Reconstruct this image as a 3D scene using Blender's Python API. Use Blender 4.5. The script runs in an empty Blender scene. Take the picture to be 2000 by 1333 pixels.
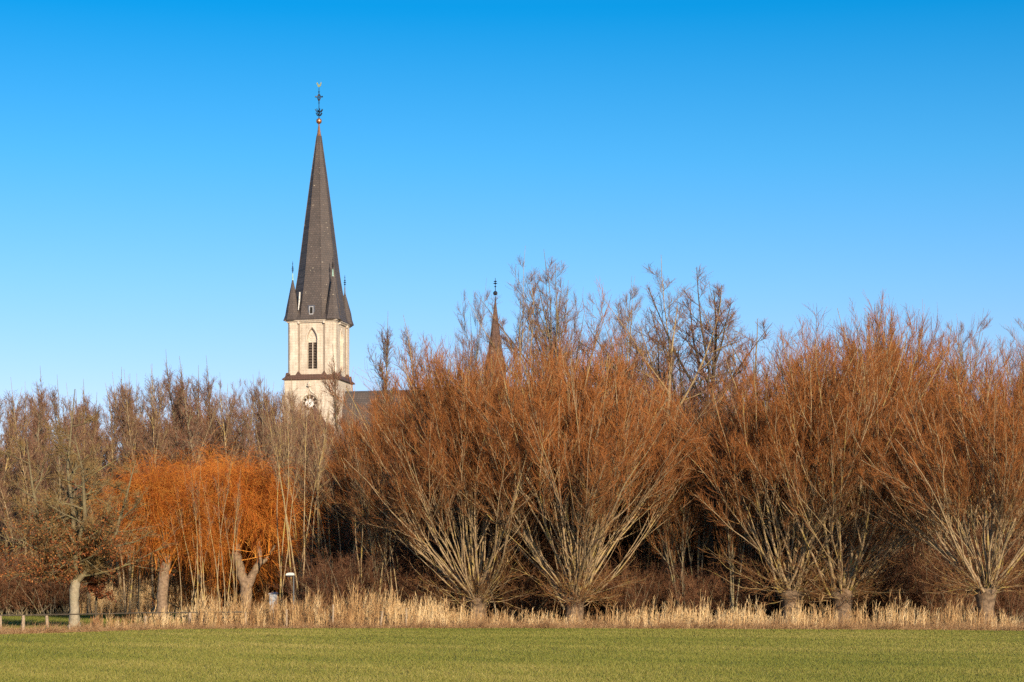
import bpy, math, random
import numpy as np

# ------------------------------------------------------------------ camera, sky, sun, exposure
SC = bpy.context.scene
COL = SC.collection
R = math.radians
F = 3889.0            # focal length in photo pixels (2000 wide)
HZ = 1153.0           # horizon row in the photo
EYE = 1.6

cam = bpy.data.cameras.new("camera")
cam.sensor_width = 36.0
cam.lens = 36.0 * F / 2000.0
cam.shift_y = (HZ - 666.5) / 2000.0
cam.clip_start = 0.5
cam.clip_end = 6000.0
camo = bpy.data.objects.new("camera", cam)
COL.objects.link(camo)
camo.location = (0, 0, EYE)
camo.rotation_euler = (R(90), 0, 0)
SC.camera = camo

SUN_AZ, SUN_EL = 22.0, 17.0      # degrees: to the right of straight behind the camera, above the horizon
wd = bpy.data.worlds.new("World")
SC.world = wd
wd.use_nodes = True
nt = wd.node_tree
bg = nt.nodes["Background"]
sky = nt.nodes.new("ShaderNodeTexSky")
sky.sky_type = 'NISHITA'
sky.sun_disc = False
sky.sun_elevation = R(SUN_EL)
sky.sun_rotation = R(180 - SUN_AZ)
sky.air_density = 1.0
sky.dust_density = 0.3
sky.ozone_density = 2.5
geo = nt.nodes.new("ShaderNodeNewGeometry")          # deep blue winter sky: filter by height above the horizon
sep = nt.nodes.new("ShaderNodeSeparateXYZ")
nt.links.new(geo.outputs['Incoming'], sep.inputs[0])
neg = nt.nodes.new("ShaderNodeMath"); neg.operation = 'MULTIPLY'; neg.inputs[1].default_value = -1.0
nt.links.new(sep.outputs[2], neg.inputs[0])
tint = nt.nodes.new("ShaderNodeValToRGB")
el = tint.color_ramp.elements
for p, c in ((0.0, (.86, .77, .96)), (0.09, (.78, .785, 1.01)), (0.15, (.52, .80, 1.05)), (0.21, (.25, .775, 1.05)), (0.28, (.015, .655, 1.0)), (0.40, (.10, .60, .95))):
    e = el.new(p); e.color = (*c, 1)
el.remove(el[0]); el[-1].position = 1.0; el[-1].color = (.55, .70, .80, 1)
nt.links.new(neg.outputs[0], tint.inputs[0])
mulc = nt.nodes.new("ShaderNodeMix"); mulc.data_type = 'RGBA'; mulc.blend_type = 'MULTIPLY'; mulc.inputs[0].default_value = 1.0
nt.links.new(sky.outputs[0], mulc.inputs[6]); nt.links.new(tint.outputs[0], mulc.inputs[7])
nt.links.new(mulc.outputs[2], bg.inputs[0])
bg.inputs[1].default_value = 0.11

sl = bpy.data.lights.new("sun", 'SUN')
sl.energy = 5.0
sl.angle = R(0.5)
sl.color = (1.0, 0.83, 0.60)
so = bpy.data.objects.new("sun", sl)
COL.objects.link(so)
so.rotation_euler = (R(90 - SUN_EL), 0, R(SUN_AZ))
so.location = (30, -60, 60)

SC.view_settings.view_transform = 'Standard'
SC.view_settings.look = 'None'
SC.view_settings.exposure = 0.45
SC.view_settings.gamma = 1.0
SC.cycles.max_bounces = 4
SC.cycles.diffuse_bounces = 3
SC.cycles.use_denoising = False
SC.cycles.sample_clamp_direct = 6.0
SC.cycles.sample_clamp_indirect = 3.0
SC.cycles.use_adaptive_sampling = True
SC.cycles.adaptive_threshold = 0.015

rng = np.random.default_rng(7)
random.seed(7)


def px_x(px, Y):
    return (px - 1000.0) / F * Y


def py_z(py, Y):
    return EYE + (HZ - py) / F * Y


def edge(px):     # distance at which the mown field ends, per photo column
    return np.interp(px, [-100, 0, 100, 150, 250, 350, 500, 1000, 1500, 2000, 2100],
                     [70, 71.5, 73.5, 75, 78.5, 81, 82.5, 83.2, 81, 78, 77.5])


# ------------------------------------------------------------------ scene helpers
def tag(o, label=None, cat=None, group=None, kind=None):
    if label: o['label'] = label
    if cat: o['category'] = cat
    if group: o['group'] = group
    if kind: o['kind'] = kind
    return o


def link(name, mesh, parent=None):
    o = bpy.data.objects.new(name, mesh)
    COL.objects.link(o)
    if parent is not None: o.parent = parent
    return o


def empty(name, loc, rz=0.0, label=None, cat=None, group=None):
    o = link(name, None)
    o.empty_display_size = 0.3
    o.location = loc
    o.rotation_euler = (0, 0, rz)
    return tag(o, label, cat, group)


class MB:
    """collects simple solids, links them as one mesh"""
    def __init__(self): self.v = []; self.f = []
    def add(self, vs, fs):
        n = len(self.v); self.v += [tuple(map(float, p)) for p in vs]
        self.f += [tuple(n + i for i in f) for f in fs]; return self
    def box(self, x0, x1, y0, y1, z0, z1):
        return self.add([(x0,y0,z0),(x1,y0,z0),(x1,y1,z0),(x0,y1,z0),(x0,y0,z1),(x1,y0,z1),(x1,y1,z1),(x0,y1,z1)],
                        [(3,2,1,0),(4,5,6,7),(0,1,5,4),(1,2,6,5),(2,3,7,6),(3,0,4,7)])
    def loft(self, rings, cap0=True, cap1=True):
        n = len(rings[0]); vs = [p for r in rings for p in r]; fs = []
        for k in range(len(rings) - 1):
            for i in range(n):
                j = (i + 1) % n
                fs.append((k*n+i, k*n+j, (k+1)*n+j, (k+1)*n+i))
        if cap0: fs.append(tuple(range(n - 1, -1, -1)))
        if cap1: fs.append(tuple((len(rings)-1)*n + i for i in range(n)))
        return self.add(vs, fs)
    def lathe(self, prof, n=8, cx=0.0, cy=0.0, rot=0.0, sx=1.0, sy=1.0):
        rings = [[(cx + r*sx*math.cos(rot + 2*math.pi*i/n), cy + r*sy*math.sin(rot + 2*math.pi*i/n), z) for i in range(n)] for r, z in prof]
        return self.loft(rings)
    def bar(self, a, b, r0, r1=None, n=6):
        r1 = r0 if r1 is None else r1
        a = np.array(a, float); b = np.array(b, float); t = b - a; t /= np.linalg.norm(t)
        u = np.cross(t, (0, 0, 1) if abs(t[2]) < .9 else (1, 0, 0)); u /= np.linalg.norm(u); w = np.cross(t, u)
        return self.loft([[a + r0*(math.cos(2*math.pi*i/n)*u + math.sin(2*math.pi*i/n)*w) for i in range(n)],
                          [b + r1*(math.cos(2*math.pi*i/n)*u + math.sin(2*math.pi*i/n)*w) for i in range(n)]])
    def prism(self, poly, axis_map, d0, d1):
        """poly: 2-D outline (u, v); axis_map(u, v, d) -> 3-D"""
        return self.loft([[axis_map(u, v, d0) for u, v in poly], [axis_map(u, v, d1) for u, v in poly]])
    def build(self, name, mat, parent=None, smooth=False):
        me = bpy.data.meshes.new(name)
        me.from_pydata(self.v, [], self.f)
        me.materials.append(mat)
        if smooth: me.shade_smooth()
        me.update()
        return link(name, me, parent)


def np_mesh(name, V, loops, starts, mats, mi=None, tint=None, smooth=True):
    me = bpy.data.meshes.new(name)
    me.vertices.add(len(V)); me.vertices.foreach_set('co', np.ascontiguousarray(V, np.float32).ravel())
    me.loops.add(len(loops)); me.loops.foreach_set('vertex_index', loops.astype(np.int32))
    me.polygons.add(len(starts)); me.polygons.foreach_set('loop_start', starts.astype(np.int32))
    for m in mats: me.materials.append(m)
    if mi is not None: me.polygons.foreach_set('material_index', mi.astype(np.int32))
    if tint is not None:
        a = me.attributes.new('tint', 'FLOAT', 'POINT'); a.data.foreach_set('value', tint.astype(np.float32))
    me.update(calc_edges=True)
    if smooth: me.shade_smooth()
    return me


def nrm(a):
    return a / np.maximum(np.linalg.norm(a, axis=-1, keepdims=True), 1e-9)


# ------------------------------------------------------------------ branching
def lines(start, d, L, r0, r1, K, up=0.0, wob=0.1, side=None):
    N = len(start); P = np.empty((N, K, 3)); P[:, 0] = start; d = nrm(d)
    st = (L / (K - 1))[:, None]
    upv = np.zeros((N, 3)); upv[:, 2] = up
    if side is not None: upv[:, :2] += side
    for k in range(1, K):
        d = nrm(d + upv / (K - 1) + rng.normal(0, wob, (N, 3)))
        P[:, k] = P[:, k-1] + d * st
    t = np.linspace(0, 1, K)[None, :]
    return P, r0[:, None] * (1 - t) + r1[:, None] * t


def kids(P, Rr, n, t0, t1, ang, asd, lf, K, up=0.0, wob=0.08, rmax=0.02, rtip=0.003, fall=0.6, upb=0.0, rs=0.65, lmin=0.0):
    N, K0, _ = P.shape
    idx = np.repeat(np.arange(N), n)
    t = np.tile(np.arange(n), N) + rng.random(N * n)
    t = t0 + (t1 - t0) * t / n
    s = t * (K0 - 1); k = np.minimum(s.astype(int), K0 - 2); f = (s - k)[:, None]
    A = P[idx, k]; B = P[idx, k + 1]
    pos = A * (1 - f) + B * f; T = nrm(B - A)
    rad = Rr[idx, k] * (1 - f[:, 0]) + Rr[idx, k+1] * f[:, 0]
    q = rng.normal(size=(N * n, 3)); q[:, 2] += upb
    q = nrm(q - T * (q * T).sum(1, keepdims=True))
    a = np.radians(rng.normal(ang, asd, N * n))[:, None]
    d = T * np.cos(a) + q * np.sin(a)
    Lp = np.linalg.norm(np.diff(P, axis=1), axis=2).sum(1)[idx]
    L = np.maximum(Lp * lf * (1 - fall * (t - t0) / max(t1 - t0, 1e-6)) * rng.uniform(.6, 1.3, N * n), lmin)
    r0 = np.minimum(rad * rs, rmax)
    return lines(pos, d, L, r0, np.minimum(r0, rtip) , K, up, wob)


def tubes(sets):
    """sets: list of (P, R, sides, material index, tint or None) -> mesh arrays"""
    Vs, Ls, Ms, Ts = [], [], [], []; off = 0
    for P, Rr, S, mi, tint in sets:
        N, K, _ = P.shape
        T = np.empty_like(P); T[:, 1:-1] = P[:, 2:] - P[:, :-2]; T[:, 0] = P[:, 1] - P[:, 0]; T[:, -1] = P[:, -1] - P[:, -2]
        T = nrm(T)
        m = T.mean(1); ref = np.zeros((N, 3)); ref[np.arange(N), np.abs(m).argmin(1)] = 1
        U = nrm(np.cross(T, ref[:, None, :])); W = np.cross(T, U)
        ph = rng.random(N) * 6.283
        a = ph[:, None] + np.arange(S)[None] * (2 * math.pi / S)
        ca = np.cos(a)[:, None, :, None]; sa = np.sin(a)[:, None, :, None]
        V = P[:, :, None, :] + Rr[:, :, None, None] * (ca * U[:, :, None, :] + sa * W[:, :, None, :])
        base = off + (np.arange(N) * K * S)[:, None, None] + (np.arange(K - 1) * S)[None, :, None]
        i = np.arange(S)[None, None]; j = (i + 1) % S
        q = np.stack([base + i, base + j, base + S + j, base + S + i], -1).reshape(-1, 4)
        Vs.append(V.reshape(-1, 3)); Ls.append(q.ravel()); Ms.append(np.full(len(q), mi))
        tt = rng.random(N) if tint is None else tint
        Ts.append(np.repeat(tt, K * S)); off += N * K * S
    return np.concatenate(Vs), np.concatenate(Ls), np.concatenate(Ms), np.concatenate(Ts)


def tube_mesh(name, sets, mats):
    V, L, M, T = tubes(sets)
    return np_mesh(name, V, L, np.arange(0, len(L), 4), mats, M, T)


def quads_mesh(name, Q, tint, mats, smooth=False):
    """Q: (N, k, 3) polygons with k corners each"""
    N, k, _ = Q.shape
    return np_mesh(name, Q.reshape(-1, 3), np.arange(N * k), np.arange(0, N * k, k), mats, None, np.repeat(tint, k), smooth)


# ------------------------------------------------------------------ materials
def mat(name, rough=0.8):
    m = bpy.data.materials.new(name); m.use_nodes = True
    b = m.node_tree.nodes['Principled BSDF']; b.inputs['Roughness'].default_value = rough
    b.inputs['Specular IOR Level'].default_value = 0.25
    return m, m.node_tree.nodes, m.node_tree.links, b


def ramp(nd, stops):
    r = nd.new('ShaderNodeValToRGB'); e = r.color_ramp.elements
    while len(e) < len(stops): e.new(0.5)
    for i, (p, c) in enumerate(stops): e[i].position = p; e[i].color = (*c, 1)
    return r


def noise(nd, ln, scale, vec=None, detail=3.0, rough=0.55):
    n = nd.new('ShaderNodeTexNoise'); n.inputs['Scale'].default_value = scale; n.inputs['Detail'].default_value = detail
    n.inputs['Roughness'].default_value = rough
    if vec is not None: ln.new(vec, n.inputs['Vector'])
    return n


def mixc(nd, ln, fac, a, b, mode='MIX'):
    m = nd.new('ShaderNodeMix'); m.data_type = 'RGBA'; m.blend_type = mode
    if isinstance(fac, float): m.inputs[0].default_value = fac
    else: ln.new(fac, m.inputs[0])
    for s, x in ((6, a), (7, b)):
        if isinstance(x, tuple): m.inputs[s].default_value = (*x, 1)
        else: ln.new(x, m.inputs[s])
    return m.outputs[2]


def plain(name, c, rough=0.7, metal=0.0, scale=3.0, amt=0.25):
    m, nd, ln, b = mat(name, rough); b.inputs['Metallic'].default_value = metal
    tc = nd.new('ShaderNodeTexCoord'); n = noise(nd, ln, scale, tc.outputs['Object'])
    r = ramp(nd, [(0.3, tuple(x * (1 - amt) for x in c)), (0.7, tuple(min(1, x * (1 + amt)) for x in c))])
    ln.new(n.outputs[0], r.inputs[0]); ln.new(r.outputs[0], b.inputs['Base Color'])
    return m


def twig_mat(name, stops, trans=0.0):
    m, nd, ln, b = mat(name, 0.65)
    at = nd.new('ShaderNodeAttribute'); at.attribute_name = 'tint'
    r = ramp(nd, stops); ln.new(at.outputs['Fac'], r.inputs[0])
    oi = nd.new('ShaderNodeObjectInfo')
    mr = nd.new('ShaderNodeMapRange'); mr.inputs[3].default_value = 0.8; mr.inputs[4].default_value = 1.2
    ln.new(oi.outputs['Random'], mr.inputs[0])
    vm = nd.new('ShaderNodeVectorMath'); vm.operation = 'SCALE'
    ln.new(r.outputs[0], vm.inputs[0]); ln.new(mr.outputs[0], vm.inputs[3])
    ln.new(vm.outputs[0], b.inputs['Base Color'])
    return m


def bark_mat(name, dark, mid, lichen, amount=0.5, scale=1.0):
    m, nd, ln, b = mat(name, 0.85)
    tc = nd.new('ShaderNodeTexCoord')
    n1 = noise(nd, ln, 9 * scale, tc.outputs['Object'], 5, .7)
    c = ramp(nd, [(0.3, dark), (0.62, mid)]); ln.new(n1.outputs[0], c.inputs[0])
    n2 = noise(nd, ln, 2.2 * scale, tc.outputs['Object'], 4, .6)
    f = ramp(nd, [(0.62 - .3 * amount, (0, 0, 0)), (0.8 - .2 * amount, (1, 1, 1))]); ln.new(n2.outputs[0], f.inputs[0])
    at = nd.new('ShaderNodeAttribute'); at.attribute_name = 'tint'
    fm = nd.new('ShaderNodeMath'); fm.operation = 'MULTIPLY'; ln.new(f.outputs[0], fm.inputs[0]); ln.new(at.outputs['Fac'], fm.inputs[1])
    ln.new(mixc(nd, ln, fm.outputs[0], c.outputs[0], lichen), b.inputs['Base Color'])
    bp = nd.new('ShaderNodeBump'); bp.inputs['Strength'].default_value = 0.6; bp.inputs['Distance'].default_value = 0.03
    n3 = noise(nd, ln, 14 * scale, tc.outputs['Object'], 4, .7); ln.new(n3.outputs[0], bp.inputs['Height']); ln.new(bp.outputs[0], b.inputs['Normal'])
    return m


M = {}
M['willow_bark'] = bark_mat('willow_bark', (.15, .095, .055), (.40, .29, .17), (.46, .34, .07), .5)
M['bole_bark'] = bark_mat('bole_bark', (.10, .062, .038), (.30, .205, .135), (.28, .22, .11), .35, .9)
M['willow_bole'] = bark_mat('willow_bole', (.07, .045, .028), (.24, .16, .10), (.26, .21, .10), .3, .7)
M['grey_bark'] = bark_mat('grey_bark', (.10, .075, .05), (.27, .215, .14), (.33, .27, .09), .5)
M['oak_bark'] = bark_mat('oak_bark', (.085, .065, .038), (.20, .157, .088), (.25, .215, .085), .6)
M['smooth_bark'] = bark_mat('smooth_bark', (.20, .16, .11), (.36, .30, .21), (.24, .21, .12), .5, .8)
M['dark_bark'] = bark_mat('dark_bark', (.045, .033, .023), (.115, .088, .055), (.18, .15, .06), .35)
M['red_twig'] = twig_mat('red_twig', [(0, (.11, .038, .013)), (.4, (.28, .094, .025)), (.8, (.44, .163, .042)), (1, (.46, .26, .085))])
M['brown_twig'] = twig_mat('brown_twig', [(0, (.11, .055, .038)), (.5, (.20, .096, .060)), (.85, (.28, .142, .085)), (1, (.32, .21, .12))])
M['purple_twig'] = twig_mat('purple_twig', [(0, (.13, .060, .042)), (.5, (.24, .112, .072)), (.85, (.33, .172, .112)), (1, (.37, .24, .15))])
M['orange_twig'] = twig_mat('orange_twig', [(0, (.20, .048, .012)), (.4, (.45, .12, .016)), (.8, (.60, .20, .026)), (1, (.58, .29, .06))])
M['olive_twig'] = twig_mat('olive_twig', [(0, (.11, .066, .028)), (.5, (.21, .128, .048)), (.85, (.30, .19, .065)), (1, (.33, .23, .10))])
M['thicket_twig'] = twig_mat('thicket_twig', [(0, (.08, .036, .020)), (.5, (.17, .070, .034)), (.85, (.26, .118, .055)), (1, (.32, .20, .10))])
M['rust_twig'] = twig_mat('rust_twig', [(0, (.13, .05, .02)), (.5, (.30, .105, .028)), (.85, (.42, .17, .04)), (1, (.46, .27, .08))])
M['umber_twig'] = twig_mat('umber_twig', [(0, (.11, .048, .020)), (.5, (.21, .090, .035)), (.85, (.32, .155, .055)), (1, (.36, .25, .09))])
M['oak_leaf'] = twig_mat('oak_leaf', [(0, (.07, .024, .010)), (.5, (.19, .055, .016)), (.85, (.28, .095, .024)), (1, (.32, .16, .05))])
M['reed'] = twig_mat('reed', [(0, (.22, .11, .045)), (.35, (.47, .285, .125)), (.75, (.65, .445, .22)), (1, (.72, .54, .31))])
M['dry_grass'] = twig_mat('dry_grass', [(0, (.24, .115, .05)), (.5, (.44, .245, .115)), (1, (.60, .40, .21))])
M['blade'] = twig_mat('blade', [(0, (.065, .084, .013)), (.3, (.122, .134, .019)), (.6, (.198, .180, .037)), (.85, (.30, .236, .075)), (1, (.42, .31, .14))])

# ------------------------------------------------------------------ ground
def sheet(name, pts, z, m):
    me = bpy.data.meshes.new(name); me.from_pydata([(x, y, z) for x, y in pts], [], [tuple(range(len(pts)))])
    me.materials.append(m); me.update()
    return tag(link(name, me), kind='structure')


def field_mat():
    m, nd, ln, b = mat('field_grass', 0.9)
    tc = nd.new('ShaderNodeTexCoord')
    mp = nd.new('ShaderNodeMapping'); mp.inputs['Scale'].default_value = (.25, .8, 1); ln.new(tc.outputs['Object'], mp.inputs[0])
    n1 = noise(nd, ln, .9, mp.outputs[0], 4, .6)
    c1 = ramp(nd, [(.3, (.104, .112, .015)), (.55, (.152, .138, .026)), (.75, (.205, .162, .048))]); ln.new(n1.outputs[0], c1.inputs[0])
    n2 = noise(nd, ln, 22, tc.outputs['Object'], 4, .7)
    c2 = ramp(nd, [(.3, (.45, .5, .4)), (.7, (1.25, 1.2, 1.1))]); ln.new(n2.outputs[0], c2.inputs[0])
    ln.new(mixc(nd, ln, 1.0, c1.outputs[0], c2.outputs[0], 'MULTIPLY'), b.inputs['Base Color'])
    bp = nd.new('ShaderNodeBump'); bp.inputs['Strength'].default_value = .8; bp.inputs['Distance'].default_value = .05
    ln.new(n2.outputs[0], bp.inputs['Height']); ln.new(bp.outputs[0], b.inputs['Normal'])
    return m


def litter_mat():
    m, nd, ln, b = mat('leaf_litter', 0.95)
    tc = nd.new('ShaderNodeTexCoord')
    n1 = noise(nd, ln, 3, tc.outputs['Object'], 6, .7)
    c = ramp(nd, [(.3, (.022, .014, .008)), (.6, (.055, .033, .018)), (.8, (.10, .065, .035))]); ln.new(n1.outputs[0], c.inputs[0])
    ln.new(c.outputs[0], b.inputs['Base Color'])
    return m


field_m = field_mat()
sheet('ground', [(-2500, -200), (2500, -200), (2500, 4000), (-2500, 4000)], 0.0, field_m)
cols = np.linspace(430, 2300, 40)
fe = [(px_x(c, edge(c) + 1.2), edge(c) + 1.2) for c in cols]
sheet('woodland_floor', [(-300, 131), (px_x(400, 131), 131), (px_x(430, 110), 110)] + fe + [(120, 84), (300, 90), (300, 300), (-300, 300)], 0.004, litter_mat())

# mown grass of the field: short blades, thinner with distance
def field_blades():
    n = 520000
    u = rng.random(n)
    Y = 32.0 * (84.0 / 32.0) ** u
    px = rng.uniform(-40, 2040, n)
    ok = Y < edge(px) + rng.normal(0, .25, n)
    Y = Y[ok]; px = px[ok]; n = len(Y); x = px_x(px, Y)
    pat = (np.sin(x * .55 + 1.3 * np.sin(Y * .21)) + np.sin(Y * .9 + x * .2 + 2) + np.sin(x * 1.7 + Y * 1.1)) / 3
    h = rng.uniform(.025, .06, n) * (1 + .25 * pat); w = rng.uniform(.006, .012, n) * (.6 + Y / 70)
    a = rng.random(n) * 6.283; lean = rng.normal(0, .6, (n, 2))
    Q = np.zeros((n, 3, 3)); c, s = np.cos(a) * w / 2, np.sin(a) * w / 2
    Q[:, 0, 0] = x - c; Q[:, 0, 1] = Y - s; Q[:, 1, 0] = x + c; Q[:, 1, 1] = Y + s
    Q[:, 2, 0] = x + lean[:, 0] * h; Q[:, 2, 1] = Y + lean[:, 1] * h; Q[:, 2, 2] = h
    pat2 = np.sin(Y * .37 + .6 * np.sin(x * .13)) * .5 + .5 * np.sin(x * .31 + Y * .05 + 1.0)
    tint = np.clip(rng.beta(3.2, 3.2, n) * .8 + .08 + .10 * pat + .12 * pat2, 0, 1)
    me = quads_mesh('field_grass', Q, tint, [M['blade']])
    tag(link('field_grass', me), 'short mown green grass with straw patches covering the field', 'grass', kind='stuff')


field_blades()

# rough lawn behind the fence at left
def lawn_blades():
    n = 60000
    px = rng.uniform(-40, 520, n); Y = 132 - 58 * rng.random(n)
    ok = Y > edge(px) + .5; px, Y = px[ok], Y[ok]; n = len(Y); x = px_x(px, Y)
    h = rng.uniform(.04, .11, n); w = rng.uniform(.012, .022, n)
    a = rng.random(n) * 6.283; lean = rng.normal(0, .6, (n, 2))
    Q = np.zeros((n, 3, 3)); c, s = np.cos(a) * w / 2, np.sin(a) * w / 2
    Q[:, 0, 0] = x - c; Q[:, 0, 1] = Y - s; Q[:, 1, 0] = x + c; Q[:, 1, 1] = Y + s
    Q[:, 2, 0] = x + lean[:, 0] * h; Q[:, 2, 1] = Y + lean[:, 1] * h; Q[:, 2, 2] = h
    me = quads_mesh('lawn_grass', Q, np.clip(rng.beta(2, 3, n) * .8, 0, 1), [M['blade']])
    tag(link('lawn_grass', me), 'greener rough grass strip between the low rail fence and the reeds', 'grass', kind='stuff')


lawn_blades()


# ------------------------------------------------------------------ reeds and dry grass
def reed_bed(name, label, px0, px1, ya, yb, hs_, n, gap=None):
    """ya, yb: functions of px giving near and far distance"""
    m = 6; nc = n // m
    pc = rng.uniform(px0, px1, nc); f = rng.random(nc) ** 1.15
    Yc = ya(pc) + (yb(pc) - ya(pc)) * f
    xc = px_x(pc, Yc)
    cl = .5 + .5 * np.sin(xc * 1.9 + 2 * np.sin(xc * .6)) * np.sin(xc * .83 + Yc * 1.3 + 1)
    hc = np.interp(pc, *hs_) * (.45 + .6 * cl) * rng.normal(1, .24, nc)
    tc_ = np.clip(rng.normal(.5, .24, nc) + .22 * np.sin(xc * .9 + 1.7 * np.sin(xc * .37)), 0, 1)
    n = nc * m
    px, x, Y, cl, h, tint = [np.repeat(q, m) for q in (pc, xc, Yc, cl, hc, tc_)]
    x = x + rng.normal(0, .035, n); Y = Y + rng.normal(0, .04, n); h = h * rng.uniform(.55, 1.08, n)
    keep = np.repeat(rng.random(nc), m) < (.18 + .82 * cl)
    if gap is not None: keep &= rng.random(n) < np.interp(px, *gap)
    x, Y, h, px, tint = x[keep], Y[keep], np.maximum(h[keep], .25), px[keep], tint[keep]; n = len(x)
    S = np.stack([x, Y, np.zeros(n)], 1)
    d = np.stack([rng.normal(.03, .07, n), rng.normal(0, .07, n), np.ones(n)], 1)
    tn = np.clip(tint + rng.normal(0, .1, n), 0, 1)
    P, Rr = lines(S, d, h, rng.uniform(.006, .010, n), np.full(n, .004), 4, 0, .03)
    sets = [(P, Rr, 3, 0, tn)]
    # plume on about half of the stems
    k = rng.random(n) < .28; m = k.sum()
    dd = nrm(P[k, -1] - P[k, -2]) + np.stack([rng.normal(.12, .15, m), rng.normal(0, .15, m), np.zeros(m)], 1)
    PP, _ = lines(P[k, -1], dd, rng.uniform(.13, .26, m), np.ones(m), np.ones(m), 4, -.5, .05)
    RR = np.tile(np.array([.004, .013, .010, .002]), (m, 1)) * rng.uniform(.6, 1.3, (m, 1))
    sets.append((PP, RR, 3, 0, np.clip(tn[k] - .25, 0, 1)))
    # leaves along the stems
    L1, R1 = kids(P, Rr, 3, .1, .85, 20, 9, .36, 4, -.25, .06, .008, .002, .3, 0.2, 2.0)
    R1[:, 1] = R1[:, 0] * 1.1
    sets.append((L1, R1, 3, 0, np.clip(np.repeat(tn, 3) + rng.normal(0, .08, 3*n), 0, 1)))
    me = tube_mesh(name, sets, [M['reed']])
    return tag(link(name, me), label, 'reeds', kind='stuff')


def tuft_bed(name, label, px0, px1, ya, yb, h0, n, cat='dry grass'):
    px = rng.uniform(px0, px1, n); Y = ya(px) + (yb(px) - ya(px)) * rng.random(n) ** 1.4
    x = px_x(px, Y)
    cl = .5 + .5 * np.sin(x * 2.3 + 1.7 * np.sin(x * .9)) * np.sin(Y * 2 + x)
    kp = rng.random(n) < .3 + .7 * cl
    x, Y, cl = x[kp], Y[kp], cl[kp]; n = len(x)
    S = np.stack([x, Y, np.zeros(n)], 1)
    d = np.stack([rng.normal(.25, .45, n), rng.normal(-.1, .45, n), np.full(n, 1.0)], 1)
    P, Rr = lines(S, d, h0 * (.4 + .8 * cl) * rng.uniform(.5, 1.3, n), rng.uniform(.004, .008, n), np.full(n, .002), 4, -.9, .12)
    me = tube_mesh(name, [(P, Rr, 3, 0, None)], [M['dry_grass']])
    return tag(link(name, me), label, cat, kind='stuff')


c_ = lambda v: (lambda p: np.full_like(p, v))
reed_bed('reed_bed', 'tall straw coloured reeds along the far edge of the field', 375, 2060,
         lambda p: edge(p) + .6, lambda p: edge(p) + 6.0,
         ([375, 500, 520, 550, 600, 850, 930, 1000, 1100, 1300, 1450, 1600, 1780, 1850, 1930, 2050],
          [1.1, 1.3, 1.2, 1.2, 1.35, 1.25, .75, .8, .65, .95, 1.0, .95, 1.1, 1.15, .9, .5]), 17000,
         ([375, 480, 850, 930, 1080, 1150, 1250, 1450, 1560, 1750, 1830, 1900, 2050], [.6, 1, .9, .32, .2, .22, .55, .45, .28, .28, .42, .22, .06]))
reed_bed('reed_bed', 'pale reed stand behind the grass strip and the leaning orange willow trunk', 150, 520,
         c_(131.0), c_(141.0), ([0, 150, 500], [1.8, 1.95, 1.95]), 7000)
tuft_bed('dry_grass', 'low tangled dry grass at the foot of the reeds', 360, 2060, lambda p: edge(p) - .1, lambda p: edge(p) + 3.6, .46, 36000)
tuft_bed('dry_grass', 'bleached dry grass tufts around the posts of the low fence', -40, 380, lambda p: edge(p) - .1, lambda p: edge(p) + 2.6, .40, 9000)
reed_bed('reed_bed', 'thin dry reed stalks in front of the leaning orange willow trunk', 180, 400,
         lambda p: edge(p) + .6, lambda p: edge(p) + 4.5, ([180, 400], [.55, .8]), 1000)

# ------------------------------------------------------------------ tree prototypes (built at natural size)
def bole(r, h, lean=(0, 0), knob=1.35, n=12, flare=1.35):
    mb = MB(); zs = [0, .06*h, .2*h, .45*h, .7*h, .85*h, .95*h, 1.04*h]
    rs = [flare, flare*.9, 1.05, .96, 1.0, knob*.95, knob, .5*knob]
    rings = []
    jit = [[random.uniform(.86, 1.14) for _ in range(n)] for _ in zs]
    for k, (z, q) in enumerate(zip(zs, rs)):
        rings.append([(lean[0]*(z/h)**1.3 + r*q*jit[k][i]*math.cos(6.2832*i/n), lean[1]*z/h + r*q*jit[k][i]*math.sin(6.2832*i/n), z) for i in range(n)])
    mb.loft(rings)
    return mb


def bole_mesh(name, m, *a, **k):
    mb = bole(*a, **k); me = bpy.data.meshes.new(name); me.from_pydata(mb.v, [], mb.f); me.materials.append(m)
    at = me.attributes.new('tint', 'FLOAT', 'POINT'); at.data.foreach_set('value', np.full(len(mb.v), .5, np.float32))
    me.shade_smooth(); me.update(); return me


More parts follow.
